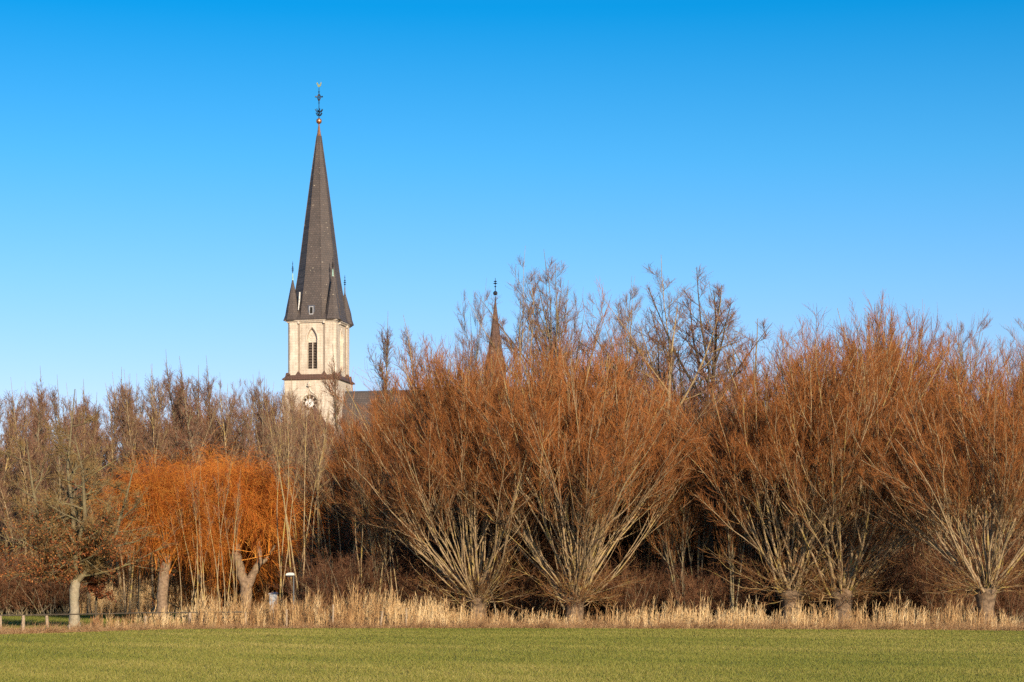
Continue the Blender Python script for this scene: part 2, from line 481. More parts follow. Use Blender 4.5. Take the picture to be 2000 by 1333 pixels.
def willow_proto(nshoot, H, head, spread, seed, tw=1.0, low=16, Rh=6.0, lean=(0, 0)):
    """overgrown pollard: short bole, fan of long pale shoots, red twigs"""
    global rng
    rng = np.random.default_rng(seed); random.seed(seed)
    nm = nshoot; nn = int(nshoot * .8)              # stout main stems and thinner ones between them
    fr = np.concatenate([(np.arange(nm) + rng.random(nm)) / nm, rng.random(nn)])
    az = np.concatenate([np.arange(nm) * 2.39996 + rng.normal(0, .35, nm), rng.random(nn) * 6.283])
    tilt = np.radians(np.clip(spread * np.concatenate([fr[:nm] ** .95, fr[nm:] ** .5]) + rng.normal(0, 4, nm + nn), 2, 72))
    rad0 = np.concatenate([rng.uniform(.034, .072, nm), rng.uniform(.014, .032, nn)])
    nshoot = nm + nn
    d = np.stack([np.sin(tilt)*np.cos(az) + lean[0], np.sin(tilt)*np.sin(az) + lean[1], np.cos(tilt)], 1); d = nrm(d)
    S = np.zeros((nshoot, 3)); S[:, :2] = d[:, :2] * .33 + rng.normal(0, .14, (nshoot, 2)); S[:, 2] = head - .15 + rng.normal(0, .16, nshoot)
    st = np.sqrt(d[:, 0]**2 + d[:, 1]**2)
    L = 1 / np.sqrt((st * .8 / Rh)**2 + (d[:, 2] / (H - head))**2) * rng.uniform(.80, 1.0, nshoot)
    P0, R0 = lines(S, d, L, rad0, np.full(nshoot, .009), 14, .36, .062)
    Pf, Rf = kids(P0, R0, 2, .14, .6, 17, 7, .76, 12, .3, .06, .06, .008, .55, .1, .8)
    # low thin yellow shoots
    low = low * 3
    az = rng.random(low) * 6.283; tl = np.radians(rng.uniform(25, 102, low))
    dl = np.stack([np.sin(tl)*np.cos(az), np.sin(tl)*np.sin(az), np.cos(tl)], 1)
    S = np.zeros((low, 3)); S[:, :2] = dl[:, :2] * .42; S[:, 2] = head - .15 + rng.normal(0, .15, low)
    Pl, Rl = lines(S, dl, rng.gamma(5, .42, low), rng.uniform(.007, .022, low), np.full(low, .004), 9, .35, .15)
    A0 = np.concatenate([P0[:, np.round(np.linspace(0, 13, 12)).astype(int)], Pf]); B0 = np.concatenate([R0[:, np.round(np.linspace(0, 13, 12)).astype(int)], Rf])
    P1, R1 = kids(A0, B0, 5, .28, .88, 26, 10, .30, 7, .3, .07, .026, .006, .5, .2)
    P1b, R1b = kids(P1, R1, 6, .15, 1.0, 30, 11, .45, 5, .25, .07, .014, .005, .4, .2)
    P1c, R1c = kids(A0, B0, 12, .40, .93, 30, 12, .15, 5, .3, .07, .014, .005, .25, .2)
    act = rng.choice([.25, .6, 1.0, 1.0], len(A0))
    k = rng.random(len(P1b)) < act[np.arange(len(P1b)) // 30]; P1b, R1b = P1b[k], R1b[k]
    k = rng.random(len(P1c)) < act[np.arange(len(P1c)) // 12]; P1c, R1c = P1c[k], R1c[k]
    Pl1, Rl1 = kids(Pl, Rl, 9, .15, .98, 38, 14, .35, 5, .15, .11, .010, .005, .5, 0)
    T1, RT1 = kids(P1b, R1b, int(6 * tw), .1, 1.0, 22, 9, .75, 4, .3, .07, .0065, .0033, .35, .2, 1.0, .3)
    T2, RT2 = kids(P1c, R1c, int(7 * tw), .1, 1.0, 22, 9, .7, 4, .3, .07, .0065, .0033, .35, .2, 1.0, .3)
    T3, RT3 = kids(Pl1, Rl1, 6, .1, 1.0, 34, 12, .5, 4, .1, .11, .006, .0033, .4, 0, 1.0, .2)
    T4, RT4 = kids(P1, R1, int(11 * tw), .3, 1.0, 26, 10, .25, 4, .3, .07, .0065, .0033, .3, .2, 1.0, .35)
    def thin(P_, R_, zl, zh, p0):
        z = P_[:, 0, 2]; k = rng.random(len(z)) < np.interp(z, [zl, zh], [p0, 1.0])
        return P_[k], R_[k]
    T1, RT1 = thin(T1, RT1, .20 * H, .52 * H, .28); T2, RT2 = thin(T2, RT2, .20 * H, .52 * H, .28); T4, RT4 = thin(T4, RT4, .20 * H, .52 * H, .28)
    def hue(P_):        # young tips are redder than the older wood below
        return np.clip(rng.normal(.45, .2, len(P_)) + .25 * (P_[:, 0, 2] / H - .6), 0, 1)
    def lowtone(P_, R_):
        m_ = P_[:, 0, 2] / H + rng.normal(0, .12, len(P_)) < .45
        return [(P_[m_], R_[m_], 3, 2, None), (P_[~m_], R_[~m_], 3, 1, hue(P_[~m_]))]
    H = np.percentile(np.concatenate([T1[:, -1, 2], T2[:, -1, 2]]), 99.5)
    nl = len(Pl)
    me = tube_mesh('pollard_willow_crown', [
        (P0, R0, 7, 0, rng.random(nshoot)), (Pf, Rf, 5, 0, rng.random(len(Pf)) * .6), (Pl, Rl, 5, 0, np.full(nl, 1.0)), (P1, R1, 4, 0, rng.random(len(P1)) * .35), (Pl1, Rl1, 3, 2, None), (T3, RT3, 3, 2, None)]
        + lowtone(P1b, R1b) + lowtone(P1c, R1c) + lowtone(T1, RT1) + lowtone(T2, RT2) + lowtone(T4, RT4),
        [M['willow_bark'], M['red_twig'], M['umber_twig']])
    bm = bole_mesh('pollard_willow_trunk', M['willow_bole'], .36, head)
    return dict(name='pollard_willow', H=H, parts=[('trunk', bm), ('crown', me)], cat='tree')


def crown_proto(name, H, seed, mtw, mbark, r=.17, nlead=7, ang=24, lf=.5, t0=.3, nb=13, blf=.3, up=.45, dens=1.0, wob=.06, droop=0.0):
    """single trunk dividing into rising leaders with an open, rounded lacework crown"""
    global rng
    rng = np.random.default_rng(seed); random.seed(seed)
    P0, R0 = lines(np.zeros((1, 3)), np.array([[.04, .02, 1.0]]), np.array([H * .9]), np.array([r]), np.array([.012]), 18, .1, .035)
    P1, R1 = kids(P0, R0, nlead, t0, .82, ang, 7, lf, 12, up, wob * .6, r * .6, .007, .45, .1, .7)
    A0 = np.concatenate([P0[:, np.round(np.linspace(4, 17, 12)).astype(int)], P1]); B0 = np.concatenate([R0[:, np.round(np.linspace(4, 17, 12)).astype(int)], R1])
    P2, R2 = kids(A0, B0, nb, .08, .88, 44, 10, blf, 8, up * 1.4 - droop, wob, .035, .006, .55, .15, .55)
    P3, R3 = kids(P2, R2, 8, .10, .92, 38, 12, .44, 6, .5 - droop, .07, .014, .005, .4, .15)
    T1, RT1 = kids(P3, R3, int(5 * dens), .1, 1.0, 34, 12, .65, 4, .4 - droop, .07, .0065, .0032, .35, .15, 1.0, .3)
    T2, RT2 = kids(P2, R2, int(9 * dens), .3, 1.0, 28, 10, .22, 4, .5 - droop, .07, .0065, .0032, .3, .15, 1.0, .3)
    top = np.percentile(np.concatenate([T1[:, -1, 2], P3[:, -1, 2]]), 99.2)
    tm = tube_mesh(name + '_trunk', [(P0, R0, 8, 0, None), (P1, R1, 6, 0, None)], [mbark])
    cm = tube_mesh(name + '_crown', [(P2, R2, 4, 1, None), (P3, R3, 3, 1, None), (T1, RT1, 3, 0, None), (T2, RT2, 3, 0, None)], [mtw, mbark])
    return dict(name=name, H=top, parts=[('trunk', tm), ('crown', cm)], cat='tree')


def tall_proto(name, H, nb, width, seed, mtw, mbark, r=.17, stems=1, tw=1.0, up=.5, ang=32, split=.0, clear=.25, lean=0.05, tnum=9):
    """tall slender or vase-shaped bare tree"""
    global rng
    rng = np.random.default_rng(seed); random.seed(seed)
    S = np.zeros((stems, 3)); S[:, :2] = rng.normal(0, .25 if stems > 1 else 0, (stems, 2))
    az = rng.random(stems) * 6.283; tl = np.abs(rng.normal(split, .03 + split * .3, stems))
    d = np.stack([np.sin(tl)*np.cos(az), np.sin(tl)*np.sin(az), np.cos(tl)], 1)
    P0, R0 = lines(S, d, H * rng.uniform(.85, 1.0, stems), rng.uniform(.75, 1.1, stems) * r, np.full(stems, .006), 16, .1, .015 + lean * .5)
    P1, R1 = kids(P0, R0, nb, clear, .86, ang, 8, width, 10, up, .045, r * .5, .005, .30, .1, .55)
    P2, R2 = kids(P1, R1, 8, .08, .88, 30, 10, .46, 6, up * .8, .06, .022, .005, .5, .2)
    P2b, R2b = kids(P0, R0, nb, clear + .1, .93, 32, 10, width * .4, 5, up, .06, .02, .005, .4, .2)
    T1, RT1 = kids(P2, R2, int(tnum * tw), .1, 1.0, 28, 11, .6, 4, .2, .07, .0075, .0035, .4, .2, 1.0, .22)
    T2, RT2 = kids(P1, R1, int(14 * tw), .2, 1.0, 28, 11, .2, 4, .2, .07, .0075, .0035, .3, .2, 1.0, .25)
    T3, RT3 = kids(P2b, R2b, int(tnum * tw), .1, 1.0, 28, 11, .6, 4, .2, .07, .0075, .0035, .4, .2, 1.0, .22)
    T4, RT4 = kids(T1, RT1, 2, .2, .9, 30, 11, .6, 3, .1, .07, .005, .003, .3, .1, 1.0, .15)
    tm = tube_mesh(name + '_trunk', [(P0, R0, 8, 0, None), (P1, R1, 5, 0, None)], [mbark])
    cm = tube_mesh(name + '_crown', [(P2, R2, 3, 1, None), (P2b, R2b, 3, 1, None), (T1, RT1, 3, 0, None), (T2, RT2, 3, 0, None), (T3, RT3, 3, 0, None), (T4, RT4, 3, 0, None)], [mtw, mbark])
    top = np.percentile(np.concatenate([T1[:, -1, 2], T2[:, -1, 2]]), 99.3)
    return dict(name=name, H=top, parts=[('trunk', tm), ('crown', cm)], cat='tree')


def shrub_proto(seed, H, n, mtw, mbark):
    global rng
    rng = np.random.default_rng(seed); random.seed(seed)
    S = np.zeros((n, 3)); S[:, :2] = rng.normal(0, .7, (n, 2))
    az = rng.random(n) * 6.283; tl = np.radians(np.abs(rng.normal(0, 26, n)))
    d = np.stack([np.sin(tl)*np.cos(az), np.sin(tl)*np.sin(az), np.cos(tl)], 1)
    P0, R0 = lines(S, d, H * rng.uniform(.6, 1.0, n), rng.uniform(.012, .045, n), np.full(n, .006), 8, .1, .09)
    P1, R1 = kids(P0, R0, 7, .15, .97, 34, 12, .38, 6, .3, .10, .018, .005, .5, .1)
    P2, R2 = kids(P1, R1, 6, .1, 1.0, 36, 13, .48, 4, .2, .12, .010, .004, .4, 0, 1, .3)
    T, RT = kids(P2, R2, 5, .1, 1.0, 38, 13, .6, 3, .1, .12, .007, .0035, .3, 0, 1, .25)
    cm = tube_mesh('shrub_crown', [(P0, R0, 5, 1, None), (P1, R1, 3, 0, None), (P2, R2, 3, 0, None), (T, RT, 3, 0, None)], [mtw, mbark])
    return dict(name='thicket_shrub', H=H, parts=[(None, cm)], cat='shrub')


COUNT = {}
def plant(pr, px, Y, top, label, group=None, rz=None, wide=1.0, name=None):
    """stand a copy of a prototype in the scene: base on the ground at column px, top at photo row `top`"""
    h = py_z(top, Y); s = h / pr['H']
    rz = random.uniform(0, 6.283) if rz is None else rz
    nm = name or pr['name']
    if pr['parts'][0][0] is None:
        o = link(nm, pr['parts'][0][1])
    else:
        o = link(nm, None)
        for pn, me in pr['parts']: link(pn, me, o)
    o.location = (px_x(px, Y), Y, 0.0); o.rotation_euler = (0, 0, rz); o.scale = (s * wide, s * wide, s)
    tag(o, label, pr['cat'], group)
    return o


WA = willow_proto(28, 12.8, 1.15, 52, 11, Rh=6.4, lean=(-.12, 0))
WB = willow_proto(33, 12.8, 1.2, 51, 12, Rh=6.6)
WC = willow_proto(20, 13.2, 1.5, 44, 13, 1.0, 14, 5.2)
WD = willow_proto(23, 13.4, 1.5, 44, 14, 1.0, 18, 5.4, (.16, 0))
WE = willow_proto(21, 12.6, 1.7, 48, 15, 1.0, 16, 5.6)
WF = willow_proto(18, 12.0, 1.6, 40, 16, 1.1, 6, 4.6)
POP = [tall_proto('slender_tree', 15, 44, .13, 21, M['brown_twig'], M['grey_bark'], .10, 1, .8, .8, 27, 0, .2, tnum=6),
       tall_proto('slender_tree', 15, 38, .16, 22, M['purple_twig'], M['willow_bark'], .09, 1, .8, .9, 26, 0, .22, tnum=6),
       tall_proto('slender_tree', 14, 48, .11, 23, M['purple_twig'], M['grey_bark'], .09, 1, .8, .8, 28, 0, .15, tnum=6),
       tall_proto('slender_tree', 14, 26, .13, 24, M['brown_twig'], M['willow_bark'], .07, 3, .7, .8, 26, .05, .25, tnum=6)]
COP = [tall_proto('multi_stem_tree', 13, 16, .17, s, M['purple_twig'], M['willow_bark'], .07, 6, .5, .5, 34, .13, .35, tnum=6) for s in (31, 32)]
STM = [tall_proto('multi_stem_tree', 9, 7, .14, s, M['brown_twig'], M['willow_bark'], .042, 4, .3, .5, 30, .17, .55, tnum=4) for s in (33, 34)]
PST = [tall_proto('multi_stem_tree', 8, 4, .12, s, M['brown_twig'], M['willow_bark'], .05, 3, .12, .5, 26, .14, .6, tnum=9) for s in (35, 36)]
VAS = [crown_proto('tall_tree', 19, 41, M['purple_twig'], M['grey_bark'], .17, 14, 21, .50, .28, 8, .30, .45, 1.0),
       crown_proto('tall_tree', 19, 42, M['purple_twig'], M['willow_bark'], .18, 14, 23, .52, .26, 8, .30, .5, 1.0),
       crown_proto('tall_tree', 19, 43, M['purple_twig'], M['dark_bark'], .20, 15, 25, .50, .3, 8, .32, .45, 1.0)]
SPR = crown_proto('tall_tree', 18, 45, M['purple_twig'], M['grey_bark'], .16, 8, 36, .50, .3, 9, .30, .4, .6, .09, .45)
OVL = crown_proto('tall_tree', 19, 44, M['purple_twig'], M['grey_bark'], .16, 15, 17, .42, .42, 8, .26, .5, .9)
RED = [tall_proto('red_twigged_tree', 14, 16, .30, s, M['red_twig'], M['grey_bark'], .10, 4, .7, .5, 34, .14, .25) for s in (51, 52)]
ORS = [shrub_proto(s, 3.2, 30, M['rust_twig'], M['grey_bark']) for s in (64, 65)]
SHR = [shrub_proto(s, 4.0, 34, M['thicket_twig'], M['grey_bark']) for s in (61, 62, 63)]
rng = np.random.default_rng(99); random.seed(99)

# ---- front row of overgrown pollards
plant(WB, 1122, 91, 668, 'big pollard willow with stout bare trunk and the widest fan of pale shoots', 'overgrown pollard willows along the field', 0.4)
plant(WA, 932, 92.5, 690, 'pollard willow with long shoots sweeping to the left, head hidden low in dark grass', 'overgrown pollard willows along the field', 0.0, 1.0)
plant(WC, 1545, 89, 682, 'pollard willow with several straight pale stems, left of the close pair on the right', 'overgrown pollard willows along the field', 0.2, 1.1)
plant(WD, 1645, 88.5, 628, 'pollard willow with steep right leaning shoots, right one of the close pair', 'overgrown pollard willows along the field', 0.0, 1.1)
plant(WE, 1925, 83.5, 690, 'pollard willow at the far right with knobbly head on a clear trunk', 'overgrown pollard willows along the field', 2.6, 1.05)
# ---- second row of willows behind
for px, Y, top, pr, w in ((800, 106, 770, WF, 1.1), (860, 108, 700, WF, 1.0), (905, 103, 690, WC, .9), (985, 104, 710, WF, 1.0), (1060, 106, 690, WD, .9), (1140, 103, 672, WF, 1.0), (1215, 105, 690, WC, .95), (1280, 101, 720, WF, 1.0),
                          (1352, 102, 790, WE, .7), (1440, 104, 700, WF, .9), (1490, 100, 745, WD, .8), (1590, 101, 668, WF, 1.0), (1700, 102, 622, WF, 1.0), (1765, 104, 625, WC, .95), (1830, 101, 690, WF, 1.0), (1985, 100, 700, WF, 1.0), (2050, 104, 660, WA, .8), (735, 108, 790, WF, 1.1)):
    plant(pr, px, Y, top, 'red twigged willow standing in the second row behind the pollards', 'second row willows', None, w)
# ---- tall bare trees
G = 'tall bare trees rising above the willows'
for px, Y, top, pr, w, lab in (
    (910, 114, 570, VAS[0], .6, 'bare tree with crooked crown just left of the small brown spire'),
    (1036, 113, 515, VAS[1], .95, 'tallest bare tree, dense upright crown right of the small brown spire'),
    (1078, 116, 545, VAS[0], .8, 'bare tree right beside the tallest one, slightly lower crown'),
    (1130, 115, 522, OVL, 1.3, 'bare tree with a narrow egg shaped crown standing clear against the sky'),
    (1208, 118, 575, VAS[0], .95, 'thin bare tree with sparse tufted top right of the egg shaped crown'),
    (1243, 120, 570, VAS[1], .85, 'slim upright bare tree between the sparse tufted tree and the pale forked one'),
    (1308, 97.5, 534, VAS[1], 1.5, 'tall forked bare tree with pale trunk against the sky'),
    (1394, 98, 538, VAS[2], 1.6, 'tall bare tree with dark trunk and round crown, left of the sparse drooping tree'),
    (1478, 114, 580, SPR, 1.3, 'sparse light bare tree with drooping outer branches'),
    (1715, 116, 606, VAS[2], .7, 'bare tree whose dark tip tops the broad red willow crown'),
    (1872, 113, 632, VAS[0], .95, 'bare tree with rounded top left of the picture edge tree'),
    (1992, 112, 618, VAS[1], 1.1, 'tall bare tree cut by the right picture edge'),
    (766, 122, 650, POP[0], 1.2, 'dark bare tree standing alone right of the church tower'),
    (830, 124, 645, POP[1], 1.1, 'thin pale bare tree right of the dark lone tree'),
    (694, 126, 722, POP[2], 1.2, 'faint bare tree behind the right edge of the church tower')):
    plant(pr, px, Y, top, lab, G, None, w)
for px, Y, top, k in ((1780, 114, 650, 0), (1830, 118, 690, 1), (1560, 116, 700, 0), (1610, 119, 660, 1), (1660, 118, 625, 0), (1925, 116, 725, 1), (1500, 118, 735, 1), (1350, 120, 700, 0), (1260, 114, 740, 1), (1100, 118, 690, 0), (880, 118, 690, 1), (800, 116, 770, 0), (1965, 121, 705, 0)):
    plant(RED[k], px, Y, top, 'red twigged multi stemmed tree packed among the trees right of the church', 'red twigged trees in the wood', None, .85)
# ---- the wood at left
lab = 'slender bare tree with purplish brown twigs in the wood left of the church tower'
tops = ([-60, 0, 20, 60, 90, 140, 180, 215, 255, 290, 325, 370, 410, 450, 490, 540, 570], [760, 752, 770, 785, 757, 770, 790, 780, 760, 740, 748, 722, 745, 742, 748, 745, 770])
for px in range(-40, 570, 21):
    p = px + random.uniform(-8, 8)
    plant(POP[random.randrange(4)], p, random.uniform(126, 150), np.interp(p, *tops) + random.uniform(-6, 28), lab, 'slender trees of the wood left of the church', None, random.uniform(1.0, 1.45))
for px in range(-30, 570, 22):
    p = px + random.uniform(-12, 12)
    plant(random.choice(POP + RED), p, random.uniform(150, 175), np.interp(p, *tops) + random.uniform(18, 75), lab, 'slender trees of the wood left of the church', None, random.uniform(1.1, 1.5))
for px, top, k, w in ((205, 786, 0, 1.3), (222, 776, 2, 1.3), (240, 768, 1, 1.2), (180, 788, 3, 1.2), (258, 762, 0, 1.2)):
    plant(POP[k], px, 140, top, lab, 'slender trees of the wood left of the church', None, w)
for px, Y, top, w in ((470, 134, 742, .75), (445, 140, 750, .7), (505, 138, 750, .7)):
    plant(VAS[random.randrange(3)], px, Y, top, 'dark many branched bare tree in the wood directly left of the church tower', 'branched trees left of the church', None, w)
# ---- in front of the church
for px, Y, top in ((562, 116, 775), (585, 120, 785), (608, 124, 815), (632, 118, 800), (655, 121, 780), (690, 119, 810), (712, 123, 790), (735, 116, 830), (672, 114, 850)):
    plant(COP[random.randrange(2)], px, Y, top, 'pale multi stemmed bare tree standing in front of the church', 'pale stemmed trees in front of the church', None, .8)
for px, Y, top, pr, w, rz in ((366, 98.5, 985, PST[0], .8, 0.5), (386, 98, 940, PST[1], .8, 1.5), (412, 98.5, 900, PST[0], .7, 3.3), (436, 98, 930, PST[1], .7, 2.2), (458, 98.3, 960, PST[0], .6, 5.0), (552, 99, 800, STM[0], .8, 4.0), (580, 98, 800, PST[1], .8, 1.0), (610, 104, 830, STM[0], 1.1, 3.1), (640, 106, 825, STM[1], 1.1, 5.0), (670, 104, 860, STM[0], 1.1, 0.2), (690, 95, 905, STM[1], 1.0, 2.0), (716, 94.5, 890, STM[0], 1.0, 3.6), (765, 94, 930, STM[1], .9, 5.2)):
    plant(pr, px, Y, top, 'pale thin multi stemmed tree rising from the reeds near the lamp', 'pale stems by the reeds', rz, w)
for px, Y, top, k, w in ((1248, 98, 860, 0, .5), (1276, 97, 840, 1, .4), (1296, 98.5, 850, 0, .45), (1335, 96, 830, 1, .7), (1425, 98, 860, 0, .6), (1470, 97, 880, 1, .5), (1765, 96, 870, 0, .6), (1822, 97, 860, 1, .6)):
    plant(STM[k], px, Y, top, 'thin straight bare stems growing in a gap between two pollard willows', 'thin stems between the pollards', None, w)
for px, Y, top, pr, w in ((1330, 92.5, 790, RED[0], .55), (1432, 91, 800, RED[1], .55), (742, 94.5, 850, RED[0], .6), (1362, 94, 760, RED[1], .5), (1010, 100, 760, RED[1], .6), (1262, 99, 790, RED[0], .6), (1445, 99, 800, RED[1], .6), (1740, 99, 760, RED[0], .6), (1800, 98, 780, RED[1], .6)):
    plant(pr, px, Y, top, 'bare tree standing in the gap between the big front pollard willows', 'trees in the gaps between the pollards', None, w)
for i, px in enumerate((620, 655, 688, 726, 770, 806, 1022, 1240, 1300, 1345, 1362, 1400, 1420, 1462, 1752, 1800, 1850, 1985)):
    plant(SHR[i % 3], px, random.uniform(91.5, 95) if 1310 < px < 1480 else random.uniform(93.5, 97), random.uniform(1075, 1145), 'reddish bare bush at the back of the reeds between the pollard willows', 'bushes behind the reeds', None, random.uniform(.9, 1.3))
for i, px in enumerate(list(range(-40, 150, 13)) + list(range(150, 560, 20))):
    Y = random.uniform(121, 125) if px < 120 else random.uniform(143, 147)
    plant(SHR[i % 3], px + random.uniform(-5, 5), Y, random.uniform(1070, 1115), 'low tangled brown bush at the foot of the left wood', 'bushes at the foot of the left wood', None, random.uniform(1.0, 1.4))
for i, px in enumerate((215, 245, 275, 305, 340, 370, 400, 425, 450, 515, 540, 565)):
    plant(ORS[i % 2], px, random.uniform(143, 148) if px < 380 else random.uniform(106, 112), random.uniform(1050, 1100), 'rusty brown bush filling the gap beneath the orange willow crowns', 'rusty bushes beneath the orange willows', None, random.uniform(.8, 1.1))
# ---- far trees closing the wood behind
for px in range(-60, 2080, 30):
    p = px + random.uniform(-15, 15); Y = random.uniform(150, 190)
    t = np.interp(p, [0, 560, 640, 760, 900, 1100, 1500, 2000], [850, 860, 900, 880, 850, 850, 850, 850])
    plant(random.choice(RED), p, Y, t + random.uniform(-15, 60), 'brown bare tree deep in the wood behind the front trees', 'trees deep in the wood', None, 1.1)
# ---- undergrowth
for i, px in enumerate(np.arange(-60, 2080, 13)):
    p = px + random.uniform(-10, 10)
    near = np.interp(p, [-60, 500, 620, 800, 2100], [138, 140, 118, 100, 97])
    Y = near + abs(random.gauss(0, 12))
    t = np.interp(p, [0, 300, 560, 800, 1500, 2000], [1085, 1090, 1075, 1060, 1050, 1040]) + random.uniform(-55, 45)
    plant(SHR[i % 3], p, Y, t, 'dense bare brown shrub in the undergrowth beneath the trees', 'undergrowth shrubs', None, random.uniform(.9, 1.4))


# ------------------------------------------------------------------ orange willows
def orange_proto(seed, heads, H, rad, n):
    global rng
    rng = np.random.default_rng(seed); random.seed(seed)
    S, D, LL = [], [], []
    for hx, hy, hz, frac in heads:
        m = int(n * frac)
        az = rng.random(m) * 6.283; tl = np.radians(np.minimum(np.abs(rng.normal(16, 32, m)), 80))
        D.append(np.stack([np.sin(tl)*np.cos(az), np.sin(tl)*np.sin(az), np.cos(tl)], 1))
        S.append(np.tile([hx, hy, hz], (m, 1)) + D[-1] * .12 - np.array([0, 0, 1.0]) * (rng.random((m, 1)) ** 3) * .9)
        LL.append((H - hz) * rng.uniform(.4, 1.08, m) * (1 + .1 * tl))
    S, D, LL = np.concatenate(S), np.concatenate(D), np.concatenate(LL)
    P0, R0 = lines(S, D, LL, rng.uniform(.018, .045, len(S)), np.full(len(S), .006), 8, .1, .08)
    P1, R1 = kids(P0, R0, 7, .3, .97, 30, 12, .42, 6, .1, .1, .014, .005, .4, .2)
    P2, R2 = kids(P1, R1, 6, .1, 1.0, 26, 10, .7, 6, -.4, .06, .008, .004, .3, 0, 1, .4)
    kk = P2[:, -1, 2] > 1.9; P2, R2 = P2[kk], R2[kk]
    T, RT = kids(P2, R2, 3, .1, 1.0, 24, 10, .8, 6, -1.2, .06, .006, .0035, .3, 0, 1, .5)
    Wp, RW = kids(P1, R1, 5, .1, 1.0, 50, 18, 1.25, 11, -2.3, .05, .006, .004, .3, 0, 1, 1.6)
    kk = Wp[:, -1, 2] > 1.2 + rng.normal(.3, .5, len(Wp)); Wp, RW = Wp[kk], RW[kk]
    return tube_mesh('orange_willow_crown', [(P0, R0, 5, 0, rng.uniform(.7, 1, len(P0))), (P1, R1, 3, 0, None), (P2, R2, 3, 0, None), (T, RT, 3, 0, None), (Wp, RW, 3, 0, None)], [M['orange_twig']])


def trunk_path(name, paths, m):
    """thick limbs as skin-like tubes along given joints: list of [(x,y,z,r)...]"""
    sets = []
    for p in paths:
        p = np.array(p, float); K = len(p); t = np.linspace(0, K - 1, (K - 1) * 4 + 1)
        q = np.stack([np.interp(t, np.arange(K), p[:, i]) for i in range(4)], 1)
        for _ in range(2): q[1:-1, :3] = (q[:-2, :3] + 2*q[1:-1, :3] + q[2:, :3]) / 4
        q[1:-1, :2] += rng.normal(0, .02, (len(q) - 2, 2)) * p[0, 3] * 3
        rr = q[:, 3] * rng.uniform(.92, 1.08, len(q))
        sets.append((q[None, :, :3], rr[None], 10, 0, np.array([.5])))
    return tube_mesh(name, sets, [m])


def orange_tree(px, Y, paths, heads, H, n, label, seed):
    o = empty('orange_willow', (px_x(px, Y), Y, 0), 0, label, 'tree', 'orange twigged willows')
    link('trunk', trunk_path('orange_willow_trunk', paths, M['bole_bark']), o)
    link('crown', orange_proto(seed, heads, H, 3, n), o)


orange_tree(316, 100, [[(0, 0, -.05, .36), (0, 0, .25, .29), (.02, 0, 1.0, .27), (.05, 0, 2.0, .27), (.25, 0, 3.1, .25), (.30, 0, 3.5, .12)]],
            [(.3, 0, 3.2, .75), (-.3, .1, 3.4, .25)], 7.5, 100, 'orange twigged willow with a thick leaning pinkish trunk', 71)
orange_tree(480, 102, [[(0, 0, -.05, .34), (0, 0, .6, .30), (.02, 0, 1.9, .30), (.1, 0, 2.2, .25)],
                       [(0, 0, 1.7, .28), (-.25, 0, 2.5, .25), (-.45, 0, 3.3, .24), (-.5, 0, 3.9, .26), (-.5, 0, 4.05, .1)],
                       [(.05, 0, 1.7, .26), (.35, 0, 2.4, .2), (.65, 0, 2.9, .17), (.72, .05, 3.4, .16), (.55, 0, 4.3, .10)],
                       [(.65, 0, 2.9, .13), (1.0, 0, 3.1, .09), (1.5, 0, 3.9, .05)]],
            [(-.5, 0, 3.9, .55), (.5, 0, 4.0, .38), (1.2, 0, 3.7, .07)], 7.7, 105, 'orange twigged willow whose trunk forks into two bare arms', 72)
orange_tree(392, 108, [[(0, 0, -.05, .3), (0, 0, 1, .24), (0, 0, 2.3, .22)]], [(0, 0, 2.3, 1.0)], 7.9, 100,
            'orange twigged willow half hidden between the leaning and the forked trunk', 73)

orange_tree(436, 106, [[(0, 0, -.05, .26), (0, 0, 1, .2), (0.05, 0, 2.6, .19)]], [(0, 0, 2.5, 1.0)], 8.1, 100,
            'orange twigged willow in the middle, just left of the forked trunk', 74)

# ------------------------------------------------------------------ oak with brown leaves and sapling
def leaves(P, n, size):
    N, K, _ = P.shape; i = rng.integers(0, N, n); k = rng.integers(1, K, n)
    c = P[i, k] + rng.normal(0, .05, (n, 3))
    a = nrm(rng.normal(size=(n, 3)) + np.array([0, 0, -.7])); b = nrm(np.cross(a, rng.normal(size=(n, 3)))); nn = np.cross(a, b)
    s = (size * rng.uniform(.6, 1.3, n))[:, None]
    # curled leaf: six-cornered outline bent along the midrib
    Q = np.stack([c, c + a*s*.35 + b*s*.27 + nn*s*.12, c + a*s*.75 + b*s*.22 + nn*s*.14, c + a*s - nn*s*.06,
                  c + a*s*.75 - b*s*.22 + nn*s*.14, c + a*s*.35 - b*s*.27 + nn*s*.12], 1)
    return Q


